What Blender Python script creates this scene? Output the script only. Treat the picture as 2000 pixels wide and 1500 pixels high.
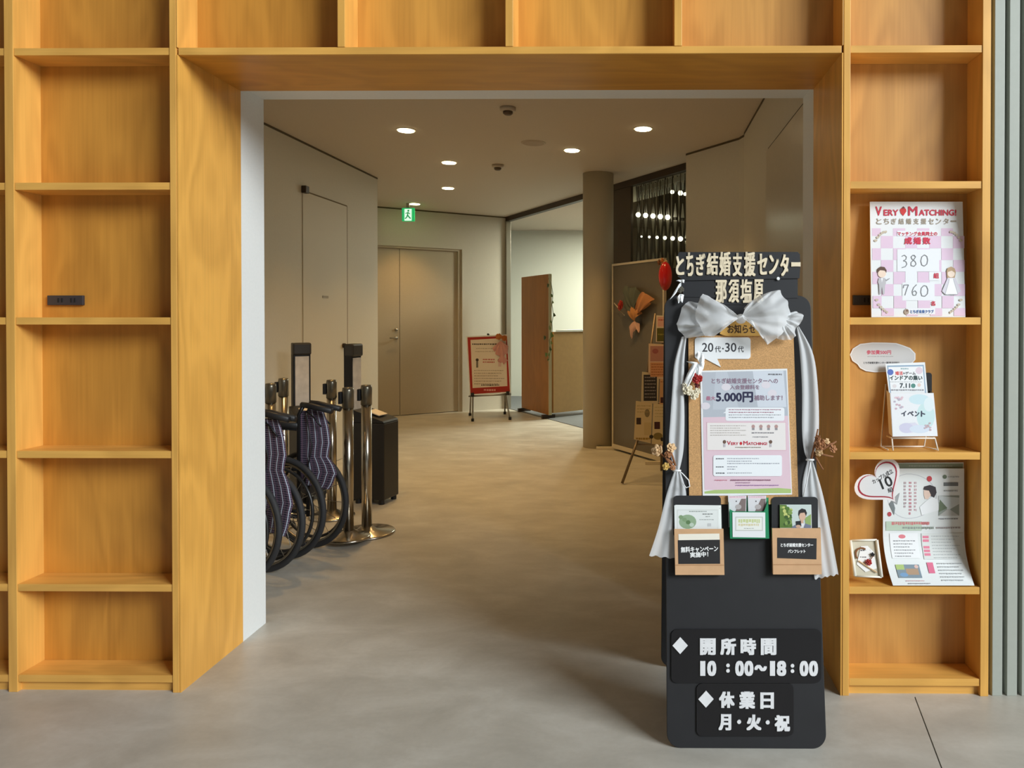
import bpy, math, random
from mathutils import Vector, Matrix, noise
random.seed(7)
for _o in list(bpy.data.objects): bpy.data.objects.remove(_o)
SC = bpy.context.scene
COL = SC.collection
V = Vector
PI = math.pi

# ------------------------------------------------------------------ camera
FPX, CX, CY, EYE = 1440.0, 1229.0, 635.0, 1.30
cam_d = bpy.data.cameras.new('camera')
cam_d.sensor_width = 36.0
cam_d.lens = FPX * 36.0 / 2000.0
cam_d.shift_x = (1000 - CX) / 2000.0
cam_d.shift_y = (CY - 750) / 2000.0
cam_d.clip_start = 0.05
cam = bpy.data.objects.new('camera', cam_d)
COL.objects.link(cam)
cam.location = (0, 0, EYE)
cam.rotation_euler = (math.radians(89.5), 0, math.radians(0.5))
SC.camera = cam
CAMR = cam.rotation_euler.to_matrix()

# ------------------------------------------------------------------ world, daylight, exposure
def srgb(r, g, b):
    return tuple(((c / 255.0) / 12.92 if c / 255.0 <= 0.04045 else ((c / 255.0 + 0.055) / 1.055) ** 2.4) for c in (r, g, b)) + (1.0,)
w = bpy.data.worlds.new('overcast_sky'); SC.world = w; w.use_nodes = True
w.node_tree.nodes['Background'].inputs[0].default_value = srgb(222, 232, 240)
w.node_tree.nodes['Background'].inputs[1].default_value = 0.4
SC.view_settings.view_transform = 'Standard'
SC.view_settings.look = 'None'
SC.view_settings.gamma = 1.0
SC.view_settings.use_curve_mapping = False
SC.view_settings.exposure = 0.0

def area(name, loc, target, sx, sy, power, color):
    d = bpy.data.lights.new(name, 'AREA'); d.shape = 'RECTANGLE'; d.size = sx; d.size_y = sy
    d.energy = power; d.color = color
    o = bpy.data.objects.new(name, d); COL.objects.link(o); o.location = loc
    o.rotation_euler = (V(target) - V(loc)).to_track_quat('-Z', 'Y').to_euler()
    return o
# daylight entering through the tall lobby window on the right, behind the camera
area('window_daylight', (12.0, -7.0, 7.6), (0, 2.5, 1.3), 7.4, 6.0, 3450, (0.90, 0.965, 1.0))

# ------------------------------------------------------------------ pixel helpers (a pixel gives a direction, a plane gives the distance)
CAM0 = V((0, 0, EYE))
def ray(px, py):
    return CAMR @ V(((px - CX) / FPX, -(py - CY) / FPX, -1.0))
def atY(px, py, y):
    d = ray(px, py); return CAM0 + d * (y / d.y)
def atZ(px, py, z):
    d = ray(px, py); return CAM0 + d * ((z - EYE) / d.z)
def floor_at(px, py): return atZ(px, py, 0.0)
HC = 2.77
def ceil_at(px, py): return atZ(px, py, HC)
def on_plane(px, py, p0, n):
    d = ray(px, py); return CAM0 + d * ((p0 - CAM0).dot(n) / d.dot(n))
def plane_map(p0, n):
    return lambda px, py: on_plane(px, py, p0, n)

# ------------------------------------------------------------------ materials
MATS = {}
def mat(name, rgb, rough=0.55, metal=0.0, noise=0.0, nscale=30.0, spec=0.5, emit=0.0, alpha=1.0, coat=0.0):
    if name in MATS: return MATS[name]
    m = bpy.data.materials.new(name); m.use_nodes = True
    nt = m.node_tree; b = nt.nodes['Principled BSDF']
    col = srgb(*rgb)
    b.inputs['Base Color'].default_value = col
    b.inputs['Roughness'].default_value = rough
    b.inputs['Metallic'].default_value = metal
    b.inputs['Specular IOR Level'].default_value = spec
    b.inputs['Coat Weight'].default_value = coat
    b.inputs['Coat Roughness'].default_value = 0.15
    if alpha < 1: b.inputs['Alpha'].default_value = alpha
    if emit:
        b.inputs['Emission Color'].default_value = col
        b.inputs['Emission Strength'].default_value = emit
    if noise:
        tc = nt.nodes.new('ShaderNodeTexCoord'); nz = nt.nodes.new('ShaderNodeTexNoise')
        nz.inputs['Scale'].default_value = nscale; nz.inputs['Detail'].default_value = 5
        rp = nt.nodes.new('ShaderNodeValToRGB')
        rp.color_ramp.elements[0].position = 0.3; rp.color_ramp.elements[1].position = 0.7
        rp.color_ramp.elements[0].color = tuple(c * (1 - noise) for c in col[:3]) + (1,)
        rp.color_ramp.elements[1].color = tuple(min(1, c * (1 + noise)) for c in col[:3]) + (1,)
        nt.links.new(tc.outputs['Object'], nz.inputs['Vector']); nt.links.new(nz.outputs['Fac'], rp.inputs['Fac'])
        nt.links.new(rp.outputs['Color'], b.inputs['Base Color'])
    MATS[name] = m
    return m

def wood(name, rgb, axis='z', contrast=0.16, rough=0.42, seed=0.0):
    if name in MATS: return MATS[name]
    m = bpy.data.materials.new(name); m.use_nodes = True
    nt = m.node_tree; b = nt.nodes['Principled BSDF']; L = nt.links
    tc = nt.nodes.new('ShaderNodeTexCoord')
    def mapping(sl, ss):
        mp = nt.nodes.new('ShaderNodeMapping')
        s = {'x': (sl, ss, ss), 'y': (ss, sl, ss), 'z': (ss, ss, sl)}[axis]
        mp.inputs['Scale'].default_value = s
        mp.inputs['Location'].default_value = (seed, seed * 1.7, seed * 0.6)
        L.new(tc.outputs['Object'], mp.inputs['Vector']); return mp
    fine = nt.nodes.new('ShaderNodeTexNoise'); fine.inputs['Scale'].default_value = 1; fine.inputs['Detail'].default_value = 6
    L.new(mapping(3.0, 95.0).outputs[0], fine.inputs['Vector'])
    big = nt.nodes.new('ShaderNodeTexNoise'); big.inputs['Scale'].default_value = 1; big.inputs['Detail'].default_value = 2
    big.inputs['Distortion'].default_value = 0.5
    L.new(mapping(1.3, 4.6).outputs[0], big.inputs['Vector'])
    # growth-ring bands: wrap the broad noise
    mul = nt.nodes.new('ShaderNodeMath'); mul.operation = 'MULTIPLY'; mul.inputs[1].default_value = 34.0
    L.new(big.outputs['Fac'], mul.inputs[0])
    sn = nt.nodes.new('ShaderNodeMath'); sn.operation = 'SINE'; L.new(mul.outputs[0], sn.inputs[0])
    a1 = nt.nodes.new('ShaderNodeMath'); a1.operation = 'MULTIPLY_ADD'; a1.inputs[1].default_value = 0.15
    L.new(sn.outputs[0], a1.inputs[0]); L.new(fine.outputs['Fac'], a1.inputs[2])
    sf = nt.nodes.new('ShaderNodeMath'); sf.operation = 'MULTIPLY_ADD'; sf.inputs[1].default_value = 0.6; sf.inputs[2].default_value = 0.2
    L.new(fine.outputs['Fac'], sf.inputs[0]); L.new(sf.outputs[0], a1.inputs[2])
    a2 = nt.nodes.new('ShaderNodeMath'); a2.operation = 'MULTIPLY_ADD'; a2.inputs[1].default_value = 0.55
    L.new(big.outputs['Fac'], a2.inputs[0]); L.new(a1.outputs[0], a2.inputs[2])
    rp = nt.nodes.new('ShaderNodeValToRGB')
    c = srgb(*rgb)
    rp.color_ramp.elements[0].position = 0.45; rp.color_ramp.elements[1].position = 1.1
    rp.color_ramp.elements[0].color = tuple(x * (1 - contrast * k) for x, k in zip(c[:3], (1.0, 1.25, 1.5))) + (1,)
    rp.color_ramp.elements[1].color = tuple(min(1, x * (1 + contrast)) for x in c[:3]) + (1,)
    L.new(a2.outputs[0], rp.inputs['Fac']); L.new(rp.outputs['Color'], b.inputs['Base Color'])
    b.inputs['Roughness'].default_value = rough
    b.inputs['Specular IOR Level'].default_value = 0.4
    bm = nt.nodes.new('ShaderNodeBump'); bm.inputs['Strength'].default_value = 0.05; bm.inputs['Distance'].default_value = 0.002
    L.new(fine.outputs['Fac'], bm.inputs['Height']); L.new(bm.outputs[0], b.inputs['Normal'])
    MATS[name] = m
    return m

def concrete():
    m = bpy.data.materials.new('polished_concrete'); m.use_nodes = True
    nt = m.node_tree; b = nt.nodes['Principled BSDF']; L = nt.links
    tc = nt.nodes.new('ShaderNodeTexCoord')
    mp = nt.nodes.new('ShaderNodeMapping'); mp.inputs['Rotation'].default_value = (0, 0, 0.6); mp.inputs['Scale'].default_value = (1.3, 2.3, 1)
    L.new(tc.outputs['Object'], mp.inputs['Vector'])
    n1 = nt.nodes.new('ShaderNodeTexNoise'); n1.inputs['Scale'].default_value = 2.4; n1.inputs['Detail'].default_value = 8; n1.inputs['Roughness'].default_value = 0.62; n1.inputs['Distortion'].default_value = 0.35
    L.new(mp.outputs[0], n1.inputs['Vector'])
    n2 = nt.nodes.new('ShaderNodeTexNoise'); n2.inputs['Scale'].default_value = 60; n2.inputs['Detail'].default_value = 4
    L.new(tc.outputs['Object'], n2.inputs['Vector'])
    mx = nt.nodes.new('ShaderNodeMath'); mx.operation = 'MULTIPLY_ADD'; mx.inputs[1].default_value = 0.14
    L.new(n2.outputs['Fac'], mx.inputs[0]); L.new(n1.outputs['Fac'], mx.inputs[2])
    rp = nt.nodes.new('ShaderNodeValToRGB')
    e = rp.color_ramp.elements
    e[0].position = 0.36; e[0].color = srgb(176, 171, 160)
    e[1].position = 0.78; e[1].color = srgb(206, 202, 192)
    k = e.new(0.56); k.color = srgb(190, 185, 174)
    L.new(mx.outputs[0], rp.inputs['Fac']); L.new(rp.outputs['Color'], b.inputs['Base Color'])
    rr = nt.nodes.new('ShaderNodeMapRange'); rr.inputs['To Min'].default_value = 0.30; rr.inputs['To Max'].default_value = 0.52
    L.new(n1.outputs['Fac'], rr.inputs['Value']); L.new(rr.outputs[0], b.inputs['Roughness'])
    bm = nt.nodes.new('ShaderNodeBump'); bm.inputs['Strength'].default_value = 0.06; bm.inputs['Distance'].default_value = 0.003
    L.new(n1.outputs['Fac'], bm.inputs['Height']); L.new(bm.outputs[0], b.inputs['Normal'])
    return m

def plaid():
    m = bpy.data.materials.new('navy_plaid_cloth'); m.use_nodes = True
    nt = m.node_tree; b = nt.nodes['Principled BSDF']; L = nt.links
    uv = nt.nodes.new('ShaderNodeUVMap')
    sp = nt.nodes.new('ShaderNodeSeparateXYZ'); L.new(uv.outputs[0], sp.inputs[0])
    def band(out, freq, width, off=0.0):
        a = nt.nodes.new('ShaderNodeMath'); a.operation = 'MULTIPLY_ADD'; a.inputs[1].default_value = freq; a.inputs[2].default_value = off
        L.new(out, a.inputs[0])
        f = nt.nodes.new('ShaderNodeMath'); f.operation = 'FRACT'; L.new(a.outputs[0], f.inputs[0])
        l = nt.nodes.new('ShaderNodeMath'); l.operation = 'LESS_THAN'; l.inputs[1].default_value = width
        L.new(f.outputs[0], l.inputs[0]); return l.outputs[0]
    prev = None
    base = srgb(38, 34, 50)
    layers = [(sp.outputs[0], 4.0, 0.5, 0.0, srgb(54, 46, 66), 0.6), (sp.outputs[1], 14.0, 0.45, 0.0, srgb(58, 48, 70), 0.5),
              (sp.outputs[1], 28.0, 0.16, 0.3, srgb(170, 150, 168), 0.6), (sp.outputs[0], 8.0, 0.14, 0.4, srgb(130, 92, 112), 0.6),
              (sp.outputs[0], 4.0, 0.13, 0.0, srgb(196, 206, 222), 0.85)]
    for out, fr, wd, of, colr, k in layers:
        mk = band(out, fr, wd, of)
        mix = nt.nodes.new('ShaderNodeMix'); mix.data_type = 'RGBA'
        kk = nt.nodes.new('ShaderNodeMath'); kk.operation = 'MULTIPLY'; kk.inputs[1].default_value = k
        L.new(mk, kk.inputs[0]); L.new(kk.outputs[0], mix.inputs[0])
        if prev is None: mix.inputs[6].default_value = base
        else: L.new(prev, mix.inputs[6])
        mix.inputs[7].default_value = colr
        prev = mix.outputs[2]
    L.new(prev, b.inputs['Base Color']); b.inputs['Roughness'].default_value = 0.85
    return m

def tulle():
    m = bpy.data.materials.new('white_tulle'); m.use_nodes = True
    nt = m.node_tree; L = nt.links
    out = nt.nodes['Material Output']; b = nt.nodes['Principled BSDF']
    b.inputs['Base Color'].default_value = srgb(250, 252, 254); b.inputs['Roughness'].default_value = 0.95; b.inputs['Specular IOR Level'].default_value = 0.1
    tl = nt.nodes.new('ShaderNodeBsdfTranslucent'); tl.inputs[0].default_value = srgb(250, 252, 254)
    m1 = nt.nodes.new('ShaderNodeMixShader'); m1.inputs[0].default_value = 0.3
    L.new(b.outputs[0], m1.inputs[1]); L.new(tl.outputs[0], m1.inputs[2])
    tr = nt.nodes.new('ShaderNodeBsdfTransparent')
    m2 = nt.nodes.new('ShaderNodeMixShader'); m2.inputs[0].default_value = 0.26
    L.new(m1.outputs[0], m2.inputs[1]); L.new(tr.outputs[0], m2.inputs[2]); L.new(m2.outputs[0], out.inputs[0])
    return m

def glass(name, rgb, mixf):
    m = bpy.data.materials.new(name); m.use_nodes = True
    nt = m.node_tree; L = nt.links
    out = nt.nodes['Material Output']
    g = nt.nodes.new('ShaderNodeBsdfGlossy'); g.inputs['Roughness'].default_value = 0.02
    tr = nt.nodes.new('ShaderNodeBsdfTransparent'); tr.inputs[0].default_value = srgb(*rgb)
    mx = nt.nodes.new('ShaderNodeMixShader'); mx.inputs[0].default_value = mixf
    L.new(tr.outputs[0], mx.inputs[1]); L.new(g.outputs[0], mx.inputs[2]); L.new(mx.outputs[0], out.inputs[0])
    return m

OAK = (226, 171, 86)
M_UP = wood('oak_upright', OAK, 'z', 0.13, seed=1.3)
M_SHELF = wood('oak_shelf', OAK, 'x', 0.14, seed=4.1)
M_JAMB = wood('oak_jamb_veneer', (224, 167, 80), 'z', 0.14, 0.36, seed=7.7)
M_HEAD = wood('oak_head_shaded', (204, 144, 58), 'x', 0.12, 0.36, seed=2.9)  # same oak as the jambs; the underside's shade is put into the colour
M_BACK = [wood('oak_back_shaded_%s' % n, c, 'z', 0.14, seed=s) for n, c, s in (('amber', (198, 139, 58), 11.3), ('honey', (210, 152, 70), 15.9), ('pale', (200, 147, 78), 21.4))]  # tones differ by bay; shade of the recess is put into these darker oaks
M_CONC = concrete()
M_WHITE = mat('white_wall_paint', (232, 234, 232), 0.7, noise=0.02, nscale=90)
M_LOBBY = mat('lobby_wall_grey', (70, 68, 64), 0.7)
M_CORR = mat('corridor_wall_paint', (204, 198, 184), 0.62, noise=0.02, nscale=70)
M_CEIL = mat('corridor_ceiling_paint', (206, 194, 178), 0.8, noise=0.02, nscale=60)
M_OFFICE = mat('office_wall_paint', (226, 230, 222), 0.75)
M_DARK = mat('dark_brown_metal', (58, 44, 32), 0.5)
M_BLACK = mat('black_plastic', (28, 28, 30), 0.5)
M_GAP = mat('shadow_gap_black', (20, 18, 16), 0.9)
M_CGAP = mat('ceiling_shadow_gap', (92, 80, 60), 0.9)
M_BOARD = mat('black_board', (32, 32, 35), 0.62, noise=0.10, nscale=14)
M_CHROME = mat('brushed_steel', (188, 180, 166), 0.22, 1.0)
M_STEEL = mat('satin_steel', (170, 165, 155), 0.35, 1.0)
M_DOOR = mat('painted_steel_door', (190, 178, 156), 0.42, noise=0.02, nscale=50)
M_PAPER = mat('white_paper', (238, 240, 242), 0.6)
M_KRAFT = mat('kraft_paper', (214, 170, 128), 0.75, noise=0.05, nscale=40)
M_CORK = mat('cork_board', (200, 155, 104), 0.9, noise=0.22, nscale=260)
M_GREYPANEL = mat('grey_green_panel', (172, 176, 166), 0.55, noise=0.02, nscale=60)
M_TULLE = tulle()
M_PLAID = plaid()
M_RUBBER = mat('tyre_rubber', (46, 47, 50), 0.7)

# ------------------------------------------------------------------ mesh builder (world coordinates)
class MB:
    def __init__(s): s.v = []; s.f = []; s.m = []; s.uv = None
    def add(s, vs, fs, mi=0):
        o = len(s.v); s.v += [V(p) for p in vs]
        for f in fs: s.f.append([i + o for i in f]); s.m.append(mi)
        return s
    def box(s, a, b, mi=0):
        x0, y0, z0 = a; x1, y1, z1 = b
        x0, x1 = min(x0, x1), max(x0, x1); y0, y1 = min(y0, y1), max(y0, y1); z0, z1 = min(z0, z1), max(z0, z1)
        return s.add([(x0, y0, z0), (x1, y0, z0), (x1, y1, z0), (x0, y1, z0), (x0, y0, z1), (x1, y0, z1), (x1, y1, z1), (x0, y1, z1)],
                     [(0, 3, 2, 1), (4, 5, 6, 7), (0, 1, 5, 4), (1, 2, 6, 5), (2, 3, 7, 6), (3, 0, 4, 7)], mi)
    def obox(s, c, ax, ay, az, hx, hy, hz, mi=0):
        c = V(c); ax = V(ax); ay = V(ay); az = V(az); vs = []
        for sz in (-1, 1):
            for sx, sy in ((-1, -1), (1, -1), (1, 1), (-1, 1)): vs.append(c + ax * hx * sx + ay * hy * sy + az * hz * sz)
        return s.add(vs, [(0, 3, 2, 1), (4, 5, 6, 7), (0, 1, 5, 4), (1, 2, 6, 5), (2, 3, 7, 6), (3, 0, 4, 7)], mi)
    def prism(s, pts, ext, mi=0):
        pts = [V(p) for p in pts]; ext = V(ext); n = len(pts)
        return s.add(pts + [p + ext for p in pts], [list(range(n))[::-1], list(range(n, 2 * n))] + [(i, (i + 1) % n, n + (i + 1) % n, n + i) for i in range(n)], mi)
    def tube(s, pts, r, n=8, closed=False, mi=0, caps=True):
        pts = [V(p) for p in pts]; k = len(pts)
        rs = r if isinstance(r, (list, tuple)) else [r] * k
        tang = []
        for i in range(k):
            a = pts[(i - 1) % k] if (closed or i > 0) else pts[i]
            b = pts[(i + 1) % k] if (closed or i < k - 1) else pts[i]
            t = b - a; tang.append(t.normalized() if t.length > 1e-9 else V((0, 0, 1)))
        t0 = tang[0]; up = V((0, 0, 1)) if abs(t0.z) < 0.9 else V((1, 0, 0))
        nrm = (up - t0 * up.dot(t0)).normalized(); vs = []
        for i in range(k):
            t = tang[i]; nrm = (nrm - t * nrm.dot(t))
            nrm = nrm.normalized() if nrm.length > 1e-6 else t.orthogonal().normalized()
            bn = t.cross(nrm)
            for j in range(n):
                a = 2 * PI * j / n; vs.append(pts[i] + (nrm * math.cos(a) + bn * math.sin(a)) * rs[i])
        fs = []
        for i in range(k if closed else k - 1):
            for j in range(n):
                i2 = (i + 1) % k; fs.append((i * n + j, i * n + (j + 1) % n, i2 * n + (j + 1) % n, i2 * n + j))
        if caps and not closed: fs += [list(range(n))[::-1], list(range((k - 1) * n, k * n))]
        return s.add(vs, fs, mi)
    def lathe(s, c, prof, n=24, axis=(0, 0, 1), mi=0):
        c = V(c); ax = V(axis).normalized(); u = ax.orthogonal().normalized(); w_ = ax.cross(u); vs = []
        for r, h in prof:
            for j in range(n):
                a = 2 * PI * j / n; vs.append(c + ax * h + (u * math.cos(a) + w_ * math.sin(a)) * max(r, 1e-5))
        k = len(prof); fs = []
        for i in range(k - 1):
            for j in range(n): fs.append((i * n + j, i * n + (j + 1) % n, (i + 1) * n + (j + 1) % n, (i + 1) * n + j))
        fs += [list(range(n))[::-1], list(range((k - 1) * n, k * n))]
        return s.add(vs, fs, mi)
    def ell(s, c, rx, ry, rz, R=None, nu=10, nv=6, mi=0):
        c = V(c); vs = []; R = R or Matrix.Identity(3)
        for i in range(nv + 1):
            th = PI * i / nv
            for j in range(nu):
                a = 2 * PI * j / nu; vs.append(c + R @ V((rx * math.sin(th) * math.cos(a), ry * math.sin(th) * math.sin(a), rz * math.cos(th))))
        fs = []
        for i in range(nv):
            for j in range(nu): fs.append((i * nu + j, (i + 1) * nu + j, (i + 1) * nu + (j + 1) % nu, i * nu + (j + 1) % nu))
        return s.add(vs, fs, mi)
    def grid(s, rows, mi=0, uv=None):
        nr, nc = len(rows), len(rows[0]); o = len(s.f)
        s.add([p for r in rows for p in r], [(i * nc + j, i * nc + j + 1, (i + 1) * nc + j + 1, (i + 1) * nc + j) for i in range(nr - 1) for j in range(nc - 1)], mi)
        if uv:
            s.uv = s.uv or {}
            for i in range(nr - 1):
                for j in range(nc - 1):
                    s.uv[o + i * (nc - 1) + j] = [uv[i][j], uv[i][j + 1], uv[i + 1][j + 1], uv[i + 1][j]]
        return s
    def build(s, name, mats, parent=None, smooth=False, bevel=0.0, origin=None):
        me = bpy.data.meshes.new(name)
        root = parent
        loc = V((0, 0, 0)); 
        while root is not None: loc = loc + root.location; root = root.parent
        if parent is None and origin is None:
            xs = [p.x for p in s.v]; ys = [p.y for p in s.v]; zs = [p.z for p in s.v]
            origin = V(((min(xs) + max(xs)) / 2, (min(ys) + max(ys)) / 2, min(zs)))
        off = loc if parent is not None else V(origin)
        me.from_pydata([p - off for p in s.v], [], s.f)
        mats = mats if isinstance(mats, (list, tuple)) else [mats]
        for m in mats: me.materials.append(m)
        if len(mats) > 1: me.polygons.foreach_set('material_index', s.m)
        if smooth: me.polygons.foreach_set('use_smooth', [True] * len(me.polygons))
        if s.uv:
            ul = me.uv_layers.new(name='UVMap')
            for fi, cs in s.uv.items():
                for li, c in zip(me.polygons[fi].loop_indices, cs): ul.data[li].uv = c
        me.validate(); me.update()
        o = bpy.data.objects.new(name, me); COL.objects.link(o)
        if parent is not None: o.parent = parent
        else: o.location = off
        if bevel:
            bv = o.modifiers.new('bevel', 'BEVEL'); bv.width = bevel; bv.segments = 2; bv.limit_method = 'ANGLE'
        return o

def thing(name, label, cat, loc, group=None, kind=None):
    o = bpy.data.objects.new(name, None); COL.objects.link(o); o.location = V(loc); o.empty_display_size = 0.1
    if kind: o['kind'] = kind
    else: o['label'] = label; o['category'] = cat
    if group: o['group'] = group
    return o
def tag(o, label, cat, group=None):
    o['label'] = label; o['category'] = cat
    if group: o['group'] = group
    return o
def struct(o, label=None):
    o['kind'] = 'structure'
    if label: o['label'] = label
    return o
def bx(name, a, b, m, parent=None, bevel=0.0):
    return MB().box(a, b).build(name, m, parent, bevel=bevel)

# ------------------------------------------------------------------ text outlines
_glyph = {}
def glyph(sx):
    if sx in _glyph: return _glyph[sx]
    c = bpy.data.curves.new('t', 'FONT'); c.body = sx; c.resolution_u = 3
    o = bpy.data.objects.new('t', c); COL.objects.link(o)
    bpy.context.view_layer.update()
    m = bpy.data.meshes.new_from_object(o.evaluated_get(bpy.context.evaluated_depsgraph_get()))
    vs = [(v.co.x, v.co.y) for v in m.vertices]; fs = [tuple(p.vertices) for p in m.polygons]
    bpy.data.objects.remove(o); bpy.data.curves.remove(c); bpy.data.meshes.remove(m)
    x0 = min(v[0] for v in vs); x1 = max(v[0] for v in vs); y0 = min(v[1] for v in vs); y1 = max(v[1] for v in vs)
    vs = [((a - x0) / max(x1 - x0, 1e-6), (b - y0) / max(y1 - y0, 1e-6)) for a, b in vs]
    _glyph[sx] = (vs, fs); return _glyph[sx]

def text_px(sx, x0, y0, x1, y1, ang=0.0):
    """outline of a string fitted to a pixel box, turned by ang degrees about the box centre"""
    vs, fs = glyph(sx); cx, cy = (x0 + x1) / 2, (y0 + y1) / 2; ca, sa = math.cos(math.radians(ang)), math.sin(math.radians(ang))
    out = []
    for a, b in vs:
        px, py = x0 + a * (x1 - x0) - cx, y1 - b * (y1 - y0) - cy
        out.append((cx + px * ca + py * sa, cy - px * sa + py * ca))
    return out, fs

def letter(sx, box, M, n, mtl, parent, thick=0.004, bold=0.9, lift=0.0, name='letter', ang=0.0):
    """a cut-out character with real thickness, standing on a surface"""
    mb = MB(); n = V(n)
    offs = [(bold * i, bold * .6 * j) for i in (-1, 0, 1) for j in (-1, 0, 1)] if bold > 1.5 else [(bold * i, bold * .6 * j) for i in (-1, 1) for j in (-1, 1)]
    x0, y0, x1, y1 = box
    for k, (dx, dy) in enumerate(offs):
        vs, fs = text_px(sx, x0 + bold + dx, y0 + bold + dy, x1 - bold + dx, y1 - bold + dy, ang)
        base = [M(a, b) + n * lift for a, b in vs]; N = len(base)
        cnt = {}
        for f in fs:
            for i in range(len(f)):
                e = (f[i], f[(i + 1) % len(f)]); key = tuple(sorted(e)); cnt.setdefault(key, []).append(e)
        th = thick + 0.00002 * k
        sides = [(e[0][0], e[0][1], e[0][1] + N, e[0][0] + N) for e in cnt.values() if len(e) == 1]
        mb.add(base + [p + n * th for p in base], [tuple(i + N for i in f) for f in fs] + sides)
    return mb.build(name, mtl, parent)

class Print:
    """flat printing on a sheet: coloured shapes given in photo pixels, laid on the sheet's surface map"""
    def __init__(s, M, n): s.M = M; s.n = V(n); s.mb = MB(); s.mats = []; s.idx = {}; s.layer = 0
    def mi(s, rgb, rough=0.6):
        key = tuple(rgb)
        if key not in s.idx:
            s.idx[key] = len(s.mats); s.mats.append(mat('print_%d_%d_%d' % key, key, rough))
        return s.idx[key]
    def up(s): s.layer += 1; return s.n * (0.0006 + 0.00003 * s.layer)
    def poly(s, pts, rgb):
        o = s.up(); s.mb.add([s.M(a, b) + o for a, b in pts], [tuple(range(len(pts)))], s.mi(rgb)); return s
    def rect(s, x0, y0, x1, y1, rgb, ny=1):
        ny = max(ny, int((y1 - y0) / 2.5)); o = s.up(); rows = [[s.M(x0, y0 + (y1 - y0) * i / ny) + o, s.M(x1, y0 + (y1 - y0) * i / ny) + o] for i in range(ny + 1)]
        s.mb.grid(rows, s.mi(rgb)); return s
    def rrect(s, x0, y0, x1, y1, r, rgb):
        pts = []
        for cx, cy, a0 in ((x1 - r, y0 + r, -90), (x1 - r, y1 - r, 0), (x0 + r, y1 - r, 90), (x0 + r, y0 + r, 180)):
            for k in range(5):
                a = math.radians(a0 + 22.5 * k); pts.append((cx + r * math.cos(a), cy + r * math.sin(a)))
        return s.poly(pts, rgb)
    def oval(s, cx, cy, rx, ry, rgb, n=18):
        return s.poly([(cx + rx * math.cos(2 * PI * k / n), cy + ry * math.sin(2 * PI * k / n)) for k in range(n)], rgb)
    def ring(s, pts, inner, rgb):
        o = s.up(); n = len(pts)
        s.mb.add([s.M(a, b) + o for a, b in pts] + [s.M(a, b) + o for a, b in inner], [(i, (i + 1) % n, n + (i + 1) % n, n + i) for i in range(n)], s.mi(rgb)); return s
    def line(s, pts, wd, rgb):
        o = s.up()
        for (ax, ay), (bx_, by) in zip(pts, pts[1:]):
            l = math.hypot(bx_ - ax, by - ay) or 1; nx, ny = -(by - ay) / l * wd / 2, (bx_ - ax) / l * wd / 2
            s.mb.add([s.M(*q) + o for q in ((ax + nx, ay + ny), (bx_ + nx, by + ny), (bx_ - nx, by - ny), (ax - nx, ay - ny))], [(0, 1, 2, 3)], s.mi(rgb))
        return s
    def text(s, sx, x0, y0, x1, y1, rgb, bold=0.0, ang=0.0):
        o = s.up()
        for dx, dy in ([(0, 0)] if not bold else [(-bold, 0), (bold, 0), (0, -bold), (0, bold)]):
            vs, fs = text_px(sx, x0, y0, x1, y1, ang)
            s.mb.add([s.M(a + dx, b + dy) + o for a, b in vs], fs, s.mi(rgb))
            o = o + s.n * 0.000004
        return s
    def dashes(s, x0, x1, y, h, rgb, rnd=random.Random(3)):
        """a line of print too small to read: a row of small blocks"""
        o = s.up(); x = x0
        while x < x1 - 1:
            wd = min(rnd.uniform(2.0, 5.0), x1 - x); hh = h * rnd.uniform(0.7, 1.0)
            s.mb.add([s.M(*q) + o for q in ((x, y), (x + wd, y), (x + wd, y + hh), (x, y + hh))], [(0, 1, 2, 3)], s.mi(rgb)); x += wd + rnd.uniform(0.5, 1.2)
        return s
    def build(s, parent, name='printing'): return s.mb.build(name, s.mats, parent)

def sheet(name, corners, M, n, thick, mtl, parent=None, nx=1, ny=1):
    """a sheet with thickness whose outline is four pixel corners TL TR BR BL on map M"""
    (ax, ay), (bx_, by), (cx, cy), (dx, dy) = corners; n = V(n)
    rows = []
    for i in range(ny + 1):
        t = i / ny; r = []
        for j in range(nx + 1):
            u = j / nx
            x = (ax * (1 - u) + bx_ * u) * (1 - t) + (dx * (1 - u) + cx * u) * t
            y = (ay * (1 - u) + by * u) * (1 - t) + (dy * (1 - u) + cy * u) * t
            r.append(M(x, y))
        rows.append(r)
    fr = [[p + n * 0.0004 for p in r] for r in rows]; bk = [[p - n * thick for p in r] for r in rows]
    mb = MB(); mb.grid(fr[::-1]); mb.grid(bk)
    for a, b in ((fr[0], bk[0]), (bk[-1], fr[-1]), ([r[0] for r in bk], [r[0] for r in fr]), ([r[-1] for r in fr], [r[-1] for r in bk])): mb.grid([a, b])
    return mb.build(name, mtl, parent)

def outline(name, pts, M, n, thick, mtl, parent=None):
    """a flat cut-out with thickness, outline in pixels on map M"""
    n = V(n); p = [M(a, b) for a, b in pts]
    return MB().prism([q - n * thick for q in p], n * (thick + 0.0004)).build(name, mtl, parent)

def rounded(x0, y0, x1, y1, r, k=6):
    pts = []
    for cx, cy, a0 in ((x1 - r, y0 + r, -90), (x1 - r, y1 - r, 0), (x0 + r, y1 - r, 90), (x0 + r, y0 + r, 180)):
        for i in range(k + 1):
            a = math.radians(a0 + 90 * i / k); pts.append((cx + r * math.cos(a), cy + r * math.sin(a)))
    return pts

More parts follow.
